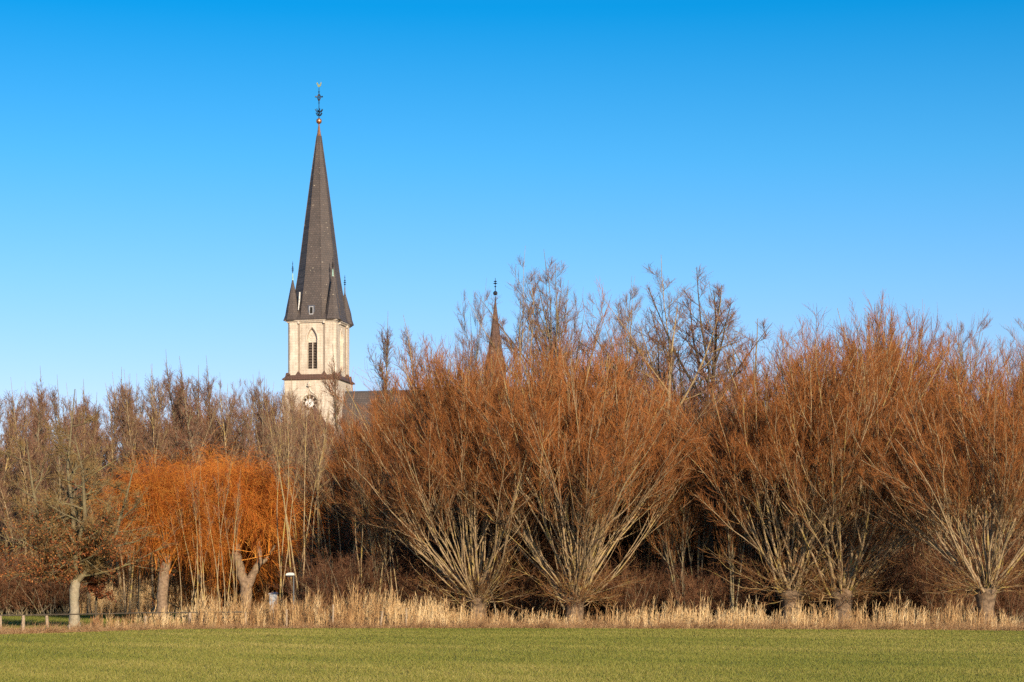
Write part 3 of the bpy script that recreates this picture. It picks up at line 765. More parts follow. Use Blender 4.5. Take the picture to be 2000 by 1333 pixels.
def oak(px, Y, label):
    global rng
    rng = np.random.default_rng(81); random.seed(81)
    o = empty('oak_tree', (px_x(px, Y), Y, 0), 0, label, 'tree')
    tr = [[(0, 0, -.05, .34), (0, 0, .15, .25), (0, 0, .7, .205), (.01, 0, 1.6, .195), (.03, 0, 2.1, .19)]]
    link('trunk', trunk_path('oak_trunk', tr, M['smooth_bark']), o)
    LD = np.array([[(.03, 0, 2.0), (-.1, .1, 3.2), (.05, .1, 4.8), (.0, 0, 6.8), (.15, .1, 10.0)],
                   [(.0, 0, 1.9), (-.9, -.2, 3.0), (-1.6, -.1, 4.4), (-1.9, -.1, 6.0), (-2.0, 0, 7.8)],
                   [(.05, 0, 1.9), (.9, .2, 2.9), (1.7, .0, 4.1), (2.3, .1, 5.4), (2.6, 0, 6.9)],
                   [(.02, 0, 2.0), (.3, -.8, 3.1), (.5, -1.3, 4.6), (.6, -1.6, 6.2), (.5, -1.8, 8.0)],
                   [(.02, 0, 2.0), (-.3, .9, 3.2), (-.4, 1.5, 4.8), (-.8, 1.9, 6.4), (-.7, 2.0, 8.6)]])
    LD = np.stack([LD[:, :, i] for i in range(3)], -1); LD[:, 1:] += rng.normal(0, .12, LD[:, 1:].shape)
    LR = np.tile(np.array([.14, .11, .085, .055, .012]), (5, 1)); LR[0] *= 1.15
    P0, R0 = kids(LD, LR, 13, .06, .95, 62, 13, .42, 10, .22, .12, .055, .008, .62, .1, .6)
    lowd, lowr = kids(LD[:1], LR[:1], 22, .02, .40, 80, 9, .46, 10, .15, .11, .05, .008, .2, 0, .6)
    P0 = np.concatenate([P0, lowd]); R0 = np.concatenate([R0, lowr])
    epi, epr = kids(LD[:1], LR[:1], 46, .01, .45, 78, 14, .13, 8, -.15, .14, .02, .006, .1, 0, .5)
    P0b, R0b = lines(epi[:, 2], epi[:, -1] - epi[:, 0] + rng.normal(0, .2, (len(epi), 3)), rng.uniform(.6, 1.5, len(epi)), np.full(len(epi), .014), np.full(len(epi), .005), 10, -.2, .12)
    P0 = np.concatenate([P0, P0b]); R0 = np.concatenate([R0, R0b])
    P1, R1 = kids(P0, R0, 7, .2, .97, 42, 13, .42, 7, .1, .13, .03, .006, .5, .1)
    P2, R2 = kids(P1, R1, 5, .15, 1.0, 42, 13, .5, 5, .1, .15, .012, .005, .4, .1)
    T, RT = kids(P2, R2, 4, .1, 1.0, 40, 14, .55, 4, .1, .15, .007, .004, .3, .1, 1, .2)
    kk = T[:, :, 2].min(1) > 1.9; T, RT = T[kk], RT[kk]; kk = P2[:, :, 2].min(1) > 1.9; P2, R2 = P2[kk], R2[kk]
    cm = tube_mesh('oak_crown', [(LD, LR, 8, 0, None), (P0, R0, 6, 0, None), (P1, R1, 4, 0, None), (P2, R2, 3, 1, None), (T, RT, 3, 1, None)], [M['oak_bark'], M['olive_twig']])
    cr = link('crown', cm, o)
    low = T[T[:, -1, 2] < 3.8 + rng.normal(0, .9, len(T))]
    Q = np.concatenate([leaves(low, 14000, .085), leaves(lowd[lowd[:, :, 2].min(1) > 2.0], 2500, .085), leaves(P0b, 2200, .085)])
    Q = Q[Q[:, :, 2].min(1) > 1.7]
    m = Q.mean(1); Q = Q[~((m[:, 0] > .4) & (m[:, 0] < 1.5) & (m[:, 2] < 3.0) & (m[:, 1] < 1.7))]
    lf = link('leaf_cover', quads_mesh('oak_leaf_cover', Q, rng.random(len(Q)), [M['oak_leaf']]), cr)
    tag(lf, kind='stuff')


oak(145, 83, 'spreading oak with grey trunk and brown leaves left on its lower branches')


def sapling(px, Y, label):
    global rng
    rng = np.random.default_rng(82)
    o = empty('sapling', (px_x(px, Y), Y, 0), 0, label, 'tree')
    tr = [[(0, 0, -.05, .06), (.01, 0, .7, .048), (.03, 0, 1.4, .042), (.06, 0, 2.1, .025), (.05, 0, 2.9, .006)]]
    link('trunk', trunk_path('sapling_trunk', tr, M['dark_bark']), o)
    main = np.array([(.03, 0, 1.25), (.05, 0, 1.8), (.06, 0, 2.2), (.05, 0, 2.85)])[None]
    P0, R0 = kids(main, np.linspace(.03, .008, 4)[None], 26, 0, .97, 74, 10, .38, 6, .1, .1, .014, .004, .4, 0, .6)
    P1, R1 = kids(P0, R0, 8, .2, 1, 42, 14, .45, 4, .1, .12, .006, .003, .3, 0, 1, .12)
    cr = link('crown', tube_mesh('sapling_crown', [(P0, R0, 4, 0, None), (P1, R1, 3, 0, None)], [M['dark_bark']]), o)
    Q = leaves(P1, 2600, .10)
    tag(link('leaf_cover', quads_mesh('sapling_leaf_cover', Q, rng.random(len(Q)) * .5, [M['oak_leaf']]), cr), kind='stuff')


sapling(187, 84.6, 'small dark sapling with withered brown leaves beside the oak trunk')
rng = np.random.default_rng(100)


# ------------------------------------------------------------------ fence, lamp, box
def fence():
    wood = plain('weathered_wood', (.34, .25, .17), .9, 0, 18, .35)
    dk = plain('dark_rail', (.09, .07, .05), .9, 0, 12, .3)
    o = empty('rail_fence', (px_x(150, 80), 80, 0), 0, 'low weathered post and rail fence at the left end of the field edge', 'fence')
    bx, by = o.location.x, o.location.y
    def post(px, Y, h, w, tilt=0.0, m=wood, nm='post'):
        x = px_x(px, Y) - bx; y = Y - by
        mb = MB(); rings = []
        for z, q in ((-.1, 1.0), (.3*h, 1.03), (.92*h, .95), (h, .72)):
            rings.append([(x + tilt*z + w/2*q*math.cos(6.2832*i/8 + .3), y + w/2*q*math.sin(6.2832*i/8 + .3), z) for i in range(8)])
        mb.loft(rings); mb.build(nm, m, o)
    for px, h, w, t in ((1, .66, .10, 0), (45, .66, .13, .02), (93, .64, .12, -.05), (136, .27, .07, 0), (284, .55, .13, .03), (371, .66, .14, 0), (396, .6, .09, .02), (480, .66, .09, 0)):
        post(px, edge(px) + 1.6, h, w, t)
    for px, h, w, t in ((560, .8, .07, 0), (650, 1.0, .08, .02), (743, .72, .08, .12), (793, .85, .06, .02)):
        post(px, edge(px) + .5, h, w, t)
    mb = MB()
    xs = [-30, 1, 45, 93, 190, 284, 371, 480]
    pts = [(px_x(p, edge(p) + 1.6) - bx, edge(p) + 1.6 - by, .665 + (.012 if i % 2 else 0)) for i, p in enumerate(xs)]
    for a, b in zip(pts[:-1], pts[1:]): mb.bar(a, b, .028, .028, 6)
    mb.build('rail', dk, o)


fence()


def reed_post():
    o = MB(); px, Y = 186, 77.5
    x = px_x(px, Y)
    for k in range(14):
        a = k * 2.4; r = .05 + .012 * k
        o.bar((x + r*math.cos(a)*.9, Y + r*math.sin(a)*.6, 0), (x + r*math.cos(a)*.8 + random.uniform(-.04, .04), Y + r*math.sin(a)*.5, .5 + random.uniform(-.08, .1)), .03, .014, 5)
    ob = o.build('grass_clump', M['dry_grass'])
    tag(ob, 'upright bleached grass clump beside the thin dark sapling stem', 'dry grass')


reed_post()


def lamp():
    white = plain('lamp_white', (.60, .59, .55), .5, 0, 5, .06); grey = plain('grey_lamp_pole', (.13, .135, .14), .5, .2, 8, .1)
    glass = plain('lamp_lens', (.03, .03, .035), .2)
    Y = 91.5; o = empty('street_lamp', (px_x(573.5, Y), Y, 0), 0, 'small white street lamp rising out of the reeds in front of the wood', 'street lamp')
    z1 = py_z(1124, Y); z0 = z1 - .03
    m = MB(); m.lathe([(.045, -.05), (.045, 1.0), (.034, 1.05), (.028, z1)], 10); m.build('pole', grey, o)
    h = MB()
    prof = [(-.34, z1 + .02), (-.32, z1 + .08), (-.18, z1 + .12), (-.03, z1 + .115), (.03, z1 + .08), (.04, z1 + .02)]
    h.prism(prof, lambda u, v, d: (u, d, v), -.16, .16); h.build('lamp_housing', white, o)
    l = MB(); l.prism([(-.32, z1 - .006), (-.05, z1 - .006), (-.07, z1 - .07), (-.28, z1 - .07)], lambda u, v, d: (u, d, v), -.12, .12); l.build('lens', glass, o)
    r = MB(); r.box(-.35, .05, -.17, .17, z1 - .005, z1 + .018); r.build('rim', white, o)


lamp()


def cabinet():
    m = plain('cabinet_paint', (.38, .39, .41), .5, 0, 4, .08)
    Y = 94.0; o = empty('utility_box', (px_x(534, Y), Y, 0), R(-20), 'pale metal utility box half hidden in the reeds left of the lamp', 'utility box')
    b = MB(); b.box(-.15, .15, -.12, .12, 0, 1.40); b.build('housing', m, o)
    t = MB(); t.add([(-.18,-.15,1.402),(.18,-.15,1.402),(.18,.15,1.402),(-.18,.15,1.402),(-.17,-.14,1.45),(.17,-.14,1.45),(.17,.14,1.50),(-.17,.14,1.50)],
                    [(3,2,1,0),(4,5,6,7),(0,1,5,4),(1,2,6,5),(2,3,7,6),(3,0,4,7)]); t.build('lid', m, o)
    d = MB(); d.box(-.12, .12, -.132, -.123, .1, 1.30); d.build('door', m, o)


cabinet()

# ------------------------------------------------------------------ church
def stone_mat():
    m, nd, ln, b = mat('sandstone', 0.9)
    tc = nd.new('ShaderNodeTexCoord'); sp = nd.new('ShaderNodeSeparateXYZ'); ln.new(tc.outputs['Object'], sp.inputs[0])
    ad = nd.new('ShaderNodeMath'); ad.operation = 'ADD'; ln.new(sp.outputs[0], ad.inputs[0]); ln.new(sp.outputs[1], ad.inputs[1])
    cb = nd.new('ShaderNodeCombineXYZ'); ln.new(ad.outputs[0], cb.inputs[0]); ln.new(sp.outputs[2], cb.inputs[1])
    br = nd.new('ShaderNodeTexBrick'); ln.new(cb.outputs[0], br.inputs['Vector'])
    br.inputs['Scale'].default_value = 1.0; br.inputs['Brick Width'].default_value = .95; br.inputs['Row Height'].default_value = .42
    br.inputs['Mortar Size'].default_value = .022; br.inputs['Color1'].default_value = (.66, .585, .495, 1); br.inputs['Color2'].default_value = (.61, .535, .45, 1)
    br.inputs['Mortar'].default_value = (.47, .405, .335, 1)
    n = noise(nd, ln, .8, tc.outputs['Object'], 6, .7); r = ramp(nd, [(.3, (.78, .75, .72)), (.65, (1.08, 1.07, 1.05))]); ln.new(n.outputs[0], r.inputs[0])
    mp = nd.new('ShaderNodeMapping'); mp.inputs['Scale'].default_value = (1.6, 1.6, .12); ln.new(tc.outputs['Object'], mp.inputs[0])
    ns = noise(nd, ln, 1.0, mp.outputs[0], 4, .65); rs = ramp(nd, [(.38, (.72, .68, .64)), (.58, (1, 1, 1))]); ln.new(ns.outputs[0], rs.inputs[0])
    st = mixc(nd, ln, 1.0, br.outputs[0], r.outputs[0], 'MULTIPLY')
    ln.new(mixc(nd, ln, .8, st, rs.outputs[0], 'MULTIPLY'), b.inputs['Base Color'])
    return m


def slate_mat(name, c0, c1):
    m, nd, ln, b = mat(name, 0.6); b.inputs['Specular IOR Level'].default_value = .35
    tc = nd.new('ShaderNodeTexCoord'); sp = nd.new('ShaderNodeSeparateXYZ'); ln.new(tc.outputs['Object'], sp.inputs[0])
    ad = nd.new('ShaderNodeMath'); ad.operation = 'ADD'; ln.new(sp.outputs[0], ad.inputs[0]); ln.new(sp.outputs[1], ad.inputs[1])
    cb = nd.new('ShaderNodeCombineXYZ'); ln.new(ad.outputs[0], cb.inputs[0]); ln.new(sp.outputs[2], cb.inputs[1])
    br = nd.new('ShaderNodeTexBrick'); ln.new(cb.outputs[0], br.inputs['Vector'])
    br.inputs['Brick Width'].default_value = .45; br.inputs['Row Height'].default_value = .36; br.inputs['Scale'].default_value = 1; br.inputs['Mortar Size'].default_value = .035
    br.inputs['Color1'].default_value = (*c0, 1); br.inputs['Color2'].default_value = (*c1, 1); br.inputs['Mortar'].default_value = tuple(x * .72 for x in c0) + (1,)
    n = noise(nd, ln, .5, tc.outputs['Object'], 5, .7); r = ramp(nd, [(.3, (.8, .8, .8)), (.7, (1.2, 1.15, 1.1))]); ln.new(n.outputs[0], r.inputs[0])
    base = mixc(nd, ln, 1.0, br.outputs[0], r.outputs[0], 'MULTIPLY')
    n2 = noise(nd, ln, 3.2, tc.outputs['Object'], 1, .4); r2 = ramp(nd, [(.74, (0, 0, 0)), (.78, (1, 1, 1))]); ln.new(n2.outputs[0], r2.inputs[0])
    ln.new(mixc(nd, ln, r2.outputs[0], base, (.34, .29, .22)), b.inputs['Base Color'])
    return m


def gothic(hw, z0, zs, za, n=8):
    """pointed arch outline, left half then right half: (u, z)"""
    left = [(-hw, z0)]
    H = za - zs; rad = (hw*hw + H*H) / (2*hw)
    for i in range(n + 1):
        a = math.asin(H / rad) * i / n
        left.append((-hw + rad - rad*math.cos(a), zs + rad*math.sin(a)))
    left[-1] = (0.0, za)
    return left


def church():
    TX, TY = px_x(623, 320), 320.0
    stone = stone_mat(); slate = slate_mat('slate', (.080, .066, .062), (.102, .083, .078)); brown = slate_mat('brown_slate', (.105, .062, .048), (.13, .075, .058))
    strip_stone = plain('darker_stone', (.30, .235, .185), .9, 0, 1.5, .15)  # darker, browner tone than the walls, for strips beside the corner piers
    trim = plain('pale_stone_trim', (.58, .50, .42), .85, 0, 2, .12); iron = plain('dark_iron', (.03, .035, .05), .5, .5)
    copper = plain('copper', (.62, .27, .12), .35, .8, 6, .3); green = plain('verdigris', (.30, .47, .40), .7, 0, 5, .2); gold = plain('gilding', (.85, .68, .25), .3, .8)
    dark = plain('dark_opening', (.02, .018, .017), .8); louv = plain('louvre_board', (.085, .065, .055), .8, 0, 9, .3)
    lead = plain('lead_sheet', (.10, .105, .13), .5, .2); pale = plain('pale_flashing', (.62, .60, .56), .5)
    white = plain('clock_white', (.80, .80, .80), .5, 0, 2, .03)
    o = empty('church', (TX, TY, 0), R(-11.8), 'tall pale stone church with a steep dark slate spire above the trees', 'church')
    a = 4.0                                  # half width of the belfry
    zb, ze = 35.9, 44.35                     # belfry foot and eaves
    al = 4.36                                # half width of the lower tower

    # side maps: (u, depth outwards, z) -> local, for front, right, back, left
    sides = [lambda u, d, z: (u, -d, z), lambda u, d, z: (d, u, z), lambda u, d, z: (-u, d, z), lambda u, d, z: (-d, -u, z)]

    # belfry walls with pointed openings
    whw, wz0, wzs, wza = .86, 36.75, 41.35, 43.3
    wall = MB(); rec = a - .22               # panel between the corner piers is set back
    pw = 1.75
    L = gothic(whw, wz0, wzs, wza)
    for sd in sides:
        P = lambda u, z, d=rec: sd(u, d, z)
        e = a - pw + .02
        lo = [(-e, zb - .3), (0, zb - .3), (0, wz0)] + L[:1] + L[1:] + [(0, ze), (-e, ze)]
        ln_ = [(-e, zb - .3), (0, zb - .3), (0, wz0)] + L + [(0, ze), (-e, ze)]
        wall.add([P(u, z) for u, z in ln_], [tuple(range(len(ln_)))])
        wall.add([P(-u, z) for u, z in ln_], [tuple(range(len(ln_) - 1, -1, -1))])
        out = L + [(-u, z) for u, z in L[-2::-1]]
        for (u0, z0), (u1, z1) in zip(out, out[1:] + out[:1]):
            wall.add([P(u0, z0), P(u1, z1), P(u1*.86, z1 if z1 > wz0 + .1 else z1 + .1, rec - .55), P(u0*.86, z0 if z0 > wz0 + .1 else z0 + .1, rec - .55)], [(0, 3, 2, 1)])
    wall.build('belfry_wall', stone, o)
    # corner piers
    for sx in (-1, 1):
        for sy in (-1, 1):
            p = MB(); c0, c1 = a - pw, a
            x0, x1 = sorted((sx*c0, sx*c1)); y0, y1 = sorted((sy*c0, sy*c1))
            ch = .36; pl = [(c0, c0), (c1, c0), (c1, c1 - ch), (c1 - ch, c1), (c0, c1)]
            pl = [(sx*u, sy*v) for u, v in pl]
            if sx*sy < 0: pl = pl[::-1]
            p.loft([[(u, v, zb - .3) for u, v in pl], [(u, v, ze - .02) for u, v in pl]])
            g = .09                           # thin angle shafts at the pier's inner edges
            p.build('corner_pier', stone, o)
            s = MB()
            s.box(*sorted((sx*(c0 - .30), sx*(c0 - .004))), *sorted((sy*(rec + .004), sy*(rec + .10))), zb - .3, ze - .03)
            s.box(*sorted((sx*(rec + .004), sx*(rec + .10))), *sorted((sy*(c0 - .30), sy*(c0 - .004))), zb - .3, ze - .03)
            s.build('angle_shaft', strip_stone, o)
    # belfry windows
    for sd in sides:
        w = MB(); d0 = rec - .46
        for u in (-.78, -.045, .69): pass
        w.loft([[sd(u, d, wz0 + .1) for u, d in ((-.055, d0), (.055, d0), (.055, d0 - .16), (-.055, d0 - .16))],
                [sd(u, d, 41.2) for u, d in ((-.055, d0), (.055, d0), (.055, d0 - .16), (-.055, d0 - .16))]])
        win = w.build('belfry_window', trim, o)
        # tracery: pierced stone head
        hd = gothic(whw*.86, 41.0, wzs, wza - .05); out = hd + [(-u, z) for u, z in hd[-2::-1]]
        t = MB(); t.loft([[sd(u, d0 - .02, z) for u, z in out], [sd(u, d0 - .2, z) for u, z in out]])
        for k in range(3):
            an = math.pi/2 + k*2.0944; cu, cz = .28*math.cos(an), 42.0 + .28*math.sin(an)
            for i in range(16):
                b0, b1 = 6.2832*i/16, 6.2832*(i + 1)/16
                t.bar(sd(cu + .25*math.cos(b0), d0, cz + .25*math.sin(b0)), sd(cu + .25*math.cos(b1), d0, cz + .25*math.sin(b1)), .04, .04, 5)
        for q in (-1, 1):
            for i in range(8):
                b0, b1 = math.pi*i/8, math.pi*(i + 1)/8
                t.bar(sd(q*.37 + .3*math.cos(b0), d0, 41.1 + .3*math.sin(b0)), sd(q*.37 + .3*math.cos(b1), d0, 41.1 + .3*math.sin(b1)), .04, .04, 5)
        t.build('tracery', trim, win)
        k = MB(); k.loft([[sd(u, rec - .75, z) for u, z in ((-.8, wz0), (.8, wz0), (.8, 41.2), (-.8, 41.2))], [sd(u, rec - .8, z) for u, z in ((-.8, wz0), (.8, wz0), (.8, 41.2), (-.8, 41.2))]])
        k.build('opening', dark, win)
        for q in (-1, 1):
            lv = MB(); n = 9
            for i in range(n):
                z = wz0 + .3 + (41.0 - wz0 - .3) * i / n
                u0, u1 = sorted((q*.07, q*.73))
                lv.loft([[sd(u0, d0 - .06, z), sd(u0, d0 - .30, z + .34), sd(u0, d0 - .34, z + .32), sd(u0, d0 - .10, z - .03)],
                         [sd(u1, d0 - .06, z), sd(u1, d0 - .30, z + .34), sd(u1, d0 - .34, z + .32), sd(u1, d0 - .10, z - .03)]])
            lv.build('louvre', louv, win)
        hm = MB(); hd = gothic(whw + .12, wz0 + 2.0, wzs, wza + .2)[1:]; out = hd + [(-u, z) for u, z in hd[-2::-1]]
        for (u0, z0), (u1, z1) in zip(out[:-1], out[1:]): hm.bar(sd(u0, rec + .02, z0), sd(u1, rec + .02, z1), .07, .07, 6)
        hm.build('hood_mould', trim, win)
    # cornice under the eaves: pale band that steps round the piers
    c = MB(); c.lathe([((a + .03)*1.41421, ze - .25), ((a + .10)*1.41421, ze - .12), ((a + .30)*1.41421, ze + .02), ((a + .34)*1.41421, ze + .14), ((a - .2)*1.41421, ze + .15)], 4, 0, 0, math.pi/4)
    c.build('cornice', trim, o)
    for sx in (-1, 1):
        for sy in (-1, 1):
            for ax in (0, 1):
                br_ = MB(); q = a - pw
                if ax == 0: br_.box(*sorted((sx*(q - .28), sx*(q - .005))), *sorted((sy*(rec + .13), sy*(a + .25))), ze - .42, ze - .06)
                else: br_.box(*sorted((sx*(rec + .13), sx*(a + .25))), *sorted((sy*(q - .28), sy*(q - .005))), ze - .42, ze - .06)
                br_.build('bracket', dark if False else trim, o)
    # spire: bell-cast octagon
    sp = MB(); c8 = math.pi/8
    zz = lambda y: py_z(y, 320)
    prof = [(4.70, ze + .151), (4.66, ze + .22), (4.42, ze + 1.2), (4.20, ze + 2.6), (3.36, zz(540)), (2.42, zz(450)), (1.36, zz(352)), (.36, zz(266))]
    sp.lathe(prof, 8, 0, 0, c8)
    spire = sp.build('spire', slate, o)
    rb = MB()
    for i in range(8):
        an = c8 + i*math.pi/4
        for (r0, z0), (r1, z1) in zip(prof[1:-1], prof[2:]):
            rb.bar((r0*math.cos(an), r0*math.sin(an), z0), (r1*math.cos(an), r1*math.sin(an), z1), .075, .07, 5)
    rb.build('hip_ridge', slate, spire)
    # eave apron square to octagon: low skirt roof
    ap = MB(); ap.lathe([((a + .42)*1.41421, ze + .153), ((a + .40)*1.41421, ze + .24), ((a - .1)*1.41421, ze + 1.0), (4.2, ze + 2.5)], 4, 0, 0, math.pi/4)
    ap.build('eave_roof', slate, o)
    cap = MB(); cap.lathe([(.40, zz(266) - .05), (.30, zz(262)), (.11, zz(245)), (.09, zz(242))], 8, 0, 0, c8); cap.build('copper_cap', copper, spire)
    ball = MB(); zc = zz(237); ball.lathe([(.05, zc - .46)] + [(.46*math.sin(t), zc - .46*math.cos(t)) for t in np.linspace(.3, 2.84, 9)] + [(.05, zc + .46)], 16)
    ball.build('orb', copper, spire, True)
    fi = MB(); fi.lathe([(.08, zc + .44), (.08, zz(222)), (.055, zz(205)), (.045, zz(172))], 6)
    def scroll(mb, z, w, h, ds):
        for i in range(ds):
            an = i*2*math.pi/ds + .5; ca, sa = math.cos(an), math.sin(an)
            mb.bar((0, 0, z), (w*.6*ca, w*.6*sa, z - h*.25), .05, .035, 5); mb.bar((w*.6*ca, w*.6*sa, z - h*.25), (w*ca, w*sa, z + h*.3), .04, .07, 5)
    scroll(fi, zz(217), .62, .8, 8); scroll(fi, zz(224), .5, .8, 8)
    for i in range(4):
        an = i*math.pi/2 + .3; ca, sa = math.cos(an), math.sin(an)
        fi.bar((0, 0, zz(183)), (.30*ca, .30*sa, zz(190)), .06, .09, 5); fi.bar((.30*ca, .30*sa, zz(190)), (0, 0, zz(199)), .09, .06, 5)
        fi.bar((.28*ca, .28*sa, zz(190)), (.62*ca, .62*sa, zz(189)), .08, .14, 5)
    fi.lathe([(.06, zz(181.5)), (.14, zz(180)), (.06, zz(178.5))], 8); fi.lathe([(.06, zz(203)), (.12, zz(201.5)), (.06, zz(200))], 8)
    fi.build('finial', iron, spire)
    ck = MB(); z0 = zz(171)
    pts = [(-.28, .45), (-.42, .62), (-.30, .86), (-.16, .74), (-.10, .48), (.12, .40), (.24, .62), (.36, .92), (.42, .62), (.30, .25), (.12, .05), (-.1, .02), (-.22, .18)]
    ck.prism([(u, z0 + v*.95) for u, v in pts], lambda u, v, d: (u, d, v), -.06, .06); ck.build('weathercock', gold, spire)
    # dormer hatch
    f = (4.31*math.cos(c8), ze + 1.95)
    ht = MB(); yb = -(f[0] + .13); zc = zz(613)
    ht.box(-.56, .56, yb + .05, yb + .6, zc - .8, zc + .8); hatch = ht.build('roof_hatch', lead, spire)
    fr = MB()
    for x0, x1, z0, z1 in ((-.34, -.24, -.55, .6), (.24, .34, -.55, .6), (-.24, .24, .48, .6), (-.34, .34, -.68, -.552)): fr.box(x0, x1, yb - .02, yb + .047, zc + z0, zc + z1)
    fr.build('frame', plain('hatch_frame', (.40, .40, .42), .5), hatch)
    pn = MB(); pn.box(-.238, .238, yb + .02, yb + .046, zc - .55, zc + .478); pn.build('pane', dark, hatch)
    fl = MB()
    fl.bar((-2.15, -4.06, zz(612)), (-2.0, -3.98, zz(592)), .07, .13, 6); fl.bar((-2.0, -3.98, zz(592)), (-2.06, -3.6, zz(577)), .13, .12, 6)
    fl.build('flashing', pale, spire)
    # four corner turrets
    for sx, sy, ya in ((-1, -1, 546), (1, -1, 541), (1, 1, 548), (-1, 1, 548)):
        t = MB(); cx, cy = sx*3.33, sy*3.33
        za = zz(ya) - (1.2 if sy > 0 else 0)
        t.lathe([(1.50, ze + .16), (1.48, ze + .24), (1.20, ze + 1.0), (1.02, ze + 2.1), (.10, za - .5)], 8, cx, cy, c8)
        tu = t.build('corner_turret', slate, o)
        g = MB(); g.lathe([(.13, za - .55), (.09, za + .35), (.05, za + .6)], 8, cx, cy); g.build('cap', green if sy < 0 else lead, tu)
        k = MB(); k.lathe([(.055, za + .55), (.055, za + 1.5), (.03, za + 2.45)], 6, cx, cy)
        for zq, w in ((.85, .20), (1.15, .24), (1.45, .17)):
            k.lathe([(.05, za + zq), (w, za + zq + .10), (.05, za + zq + .2)], 8, cx, cy)
        k.lathe([(.03, za + 2.0), (.11, za + 2.07), (.03, za + 2.14)], 8, cx, cy)
        k.build('finial', iron, tu)
    # weathering skirt between the stages with little gablets
    sk = MB(); s2 = 1.41421
    sk.lathe([((al + .02)*s2, 34.95), ((al + .32)*s2, 35.02), ((al + .34)*s2, 35.12), ((a - .1)*s2, zb)], 4, 0, 0, math.pi/4)
    sk.build('weathering_roof', brown, o)
    for sd in sides:
        for u in (-2.15, 2.15, 3.75):
            g = MB(); hw = .62 if u < 3 else .5; dz = 36.35 if u < 3 else 36.2
            g.add([sd(u - hw, al - .05, 35.5), sd(u + hw, al - .05, 35.5), sd(u, al - .05, dz), sd(u - hw, a - .5, 35.85), sd(u + hw, a - .5, 35.85), sd(u, a - .5, dz + .05)],
                  [(0, 1, 2), (1, 4, 5, 2), (0, 2, 5, 3), (3, 5, 4)])
            g.build('gablet', brown, o)
    # lower tower with the round clock window cut in the front
    lw = MB(); R0 = 1.36; cu, cz = -.25, 31.25; n = 24
    circ = [(cu + R0*math.cos(math.pi/2 + math.pi*i/n), cz + R0*math.sin(math.pi/2 + math.pi*i/n)) for i in range(n + 1)]
    lf = [(-al, 0), (cu, 0), (cu, cz - R0)] + circ[-2::-1] + [(cu, 34.97), (-al, 34.97)]
    S0 = sides[0]
    lw.add([S0(u, al, z) for u, z in lf], [tuple(range(len(lf)))])
    rt = [(al, 0), (cu, 0), (cu, cz - R0)] + [(2*cu - u, z) for u, z in circ[-2::-1]] + [(cu, 34.97), (al, 34.97)]
    lw.add([S0(u, al, z) for u, z in rt], [tuple(range(len(rt) - 1, -1, -1))])
    for i in range(2*n):
        b0, b1 = math.pi*i/n, math.pi*(i + 1)/n
        lw.add([S0(cu + r*math.cos(b), d, cz + r*math.sin(b)) for r, d, b in ((R0, al, b0), (R0, al, b1), (R0*.93, al - .4, b1), (R0*.93, al - .4, b0))], [(0, 1, 2, 3)])
    for sd in sides[1:]:
        lw.add([sd(u, al, z) for u, z in ((-al, 0), (al, 0), (al, 34.97), (-al, 34.97))], [(0, 1, 2, 3)])
    lw.build('tower_wall', stone, o)
    rw = MB(); rw.loft([[S0(cu + 1.3*math.cos(t), al - .42, cz + 1.3*math.sin(t)) for t in np.linspace(0, 6.2832, 24, False)], [S0(cu + 1.3*math.cos(t), al - .47, cz + 1.3*math.sin(t)) for t in np.linspace(0, 6.2832, 24, False)]])
    rose = rw.build('rose_window', dark, o)
    tr = MB()
    for i in range(10):
        an = 6.2832*(i + .5)/10; an2 = 6.2832*i/10
        tr.bar(S0(cu + .68*math.cos(an), al - .25, cz + .68*math.sin(an)), S0(cu + 1.3*math.cos(an), al - .25, cz + 1.3*math.sin(an)), .055, .055, 5)
        pcx, pcz, pr = cu + 1.02*math.cos(an2), cz + 1.02*math.sin(an2), .25
        for k in range(10):
            b0, b1 = an2 - 1.9 + 3.8*k/10, an2 - 1.9 + 3.8*(k + 1)/10
            tr.bar(S0(pcx + pr*math.cos(b0), al - .25, pcz + pr*math.sin(b0)), S0(pcx + pr*math.cos(b1), al - .25, pcz + pr*math.sin(b1)), .035, .035, 5)
    tr.build('tracery', trim, rose)
    cl = MB(); cl.loft([[S0(cu + .66*math.cos(t), al - .2, cz + .66*math.sin(t)) for t in np.linspace(0, 6.2832, 32, False)], [S0(cu + .66*math.cos(t), al - .4, cz + .66*math.sin(t)) for t in np.linspace(0, 6.2832, 32, False)]])
    clock = cl.build('clock', white, o)
    rg = MB()
    for i in range(32):
        b0, b1 = 6.2832*i/32, 6.2832*(i + 1)/32
        rg.bar(S0(cu + .68*math.cos(b0), al - .2, cz + .68*math.sin(b0)), S0(cu + .68*math.cos(b1), al - .2, cz + .68*math.sin(b1)), .05, .05, 5)
    rg.build('clock_rim', trim, clock)
    for i in range(12):
        an = 6.2832*i/12; mk = MB(); mk.bar(S0(cu + .48*math.cos(an), al - .19, cz + .48*math.sin(an)), S0(cu + .60*math.cos(an), al - .19, cz + .60*math.sin(an)), .028, .028, 4); mk.build('hour_mark', iron, clock)
    for an, ln_, w in ((math.pi/2 - .95, .38, .05), (math.pi/2 + .5, .55, .04)):
        hnd = MB(); hnd.bar(S0(cu - .15*math.cos(an), al - .17, cz - .15*math.sin(an)), S0(cu + ln_*math.cos(an), al - .17, cz + ln_*math.sin(an)), w, w*.5, 4); hnd.build('clock_hand', iron, clock)
    # hood over the rose and a small bracket canopy
    hd = MB(); pts = [(-1.6, 30.9), (-1.56, 31.7), (-1.25, 32.35), (-.75, 32.8), (-.3, 33.1), (-.08, 33.5), (0, 34.0)]
    for q in (-1, 1):
        for (u0, z0), (u1, z1) in zip(pts[:-1], pts[1:]): hd.bar(S0(cu + q*u0, al + .03, z0), S0(cu + q*u1, al + .03, z1), .11, .11, 6)
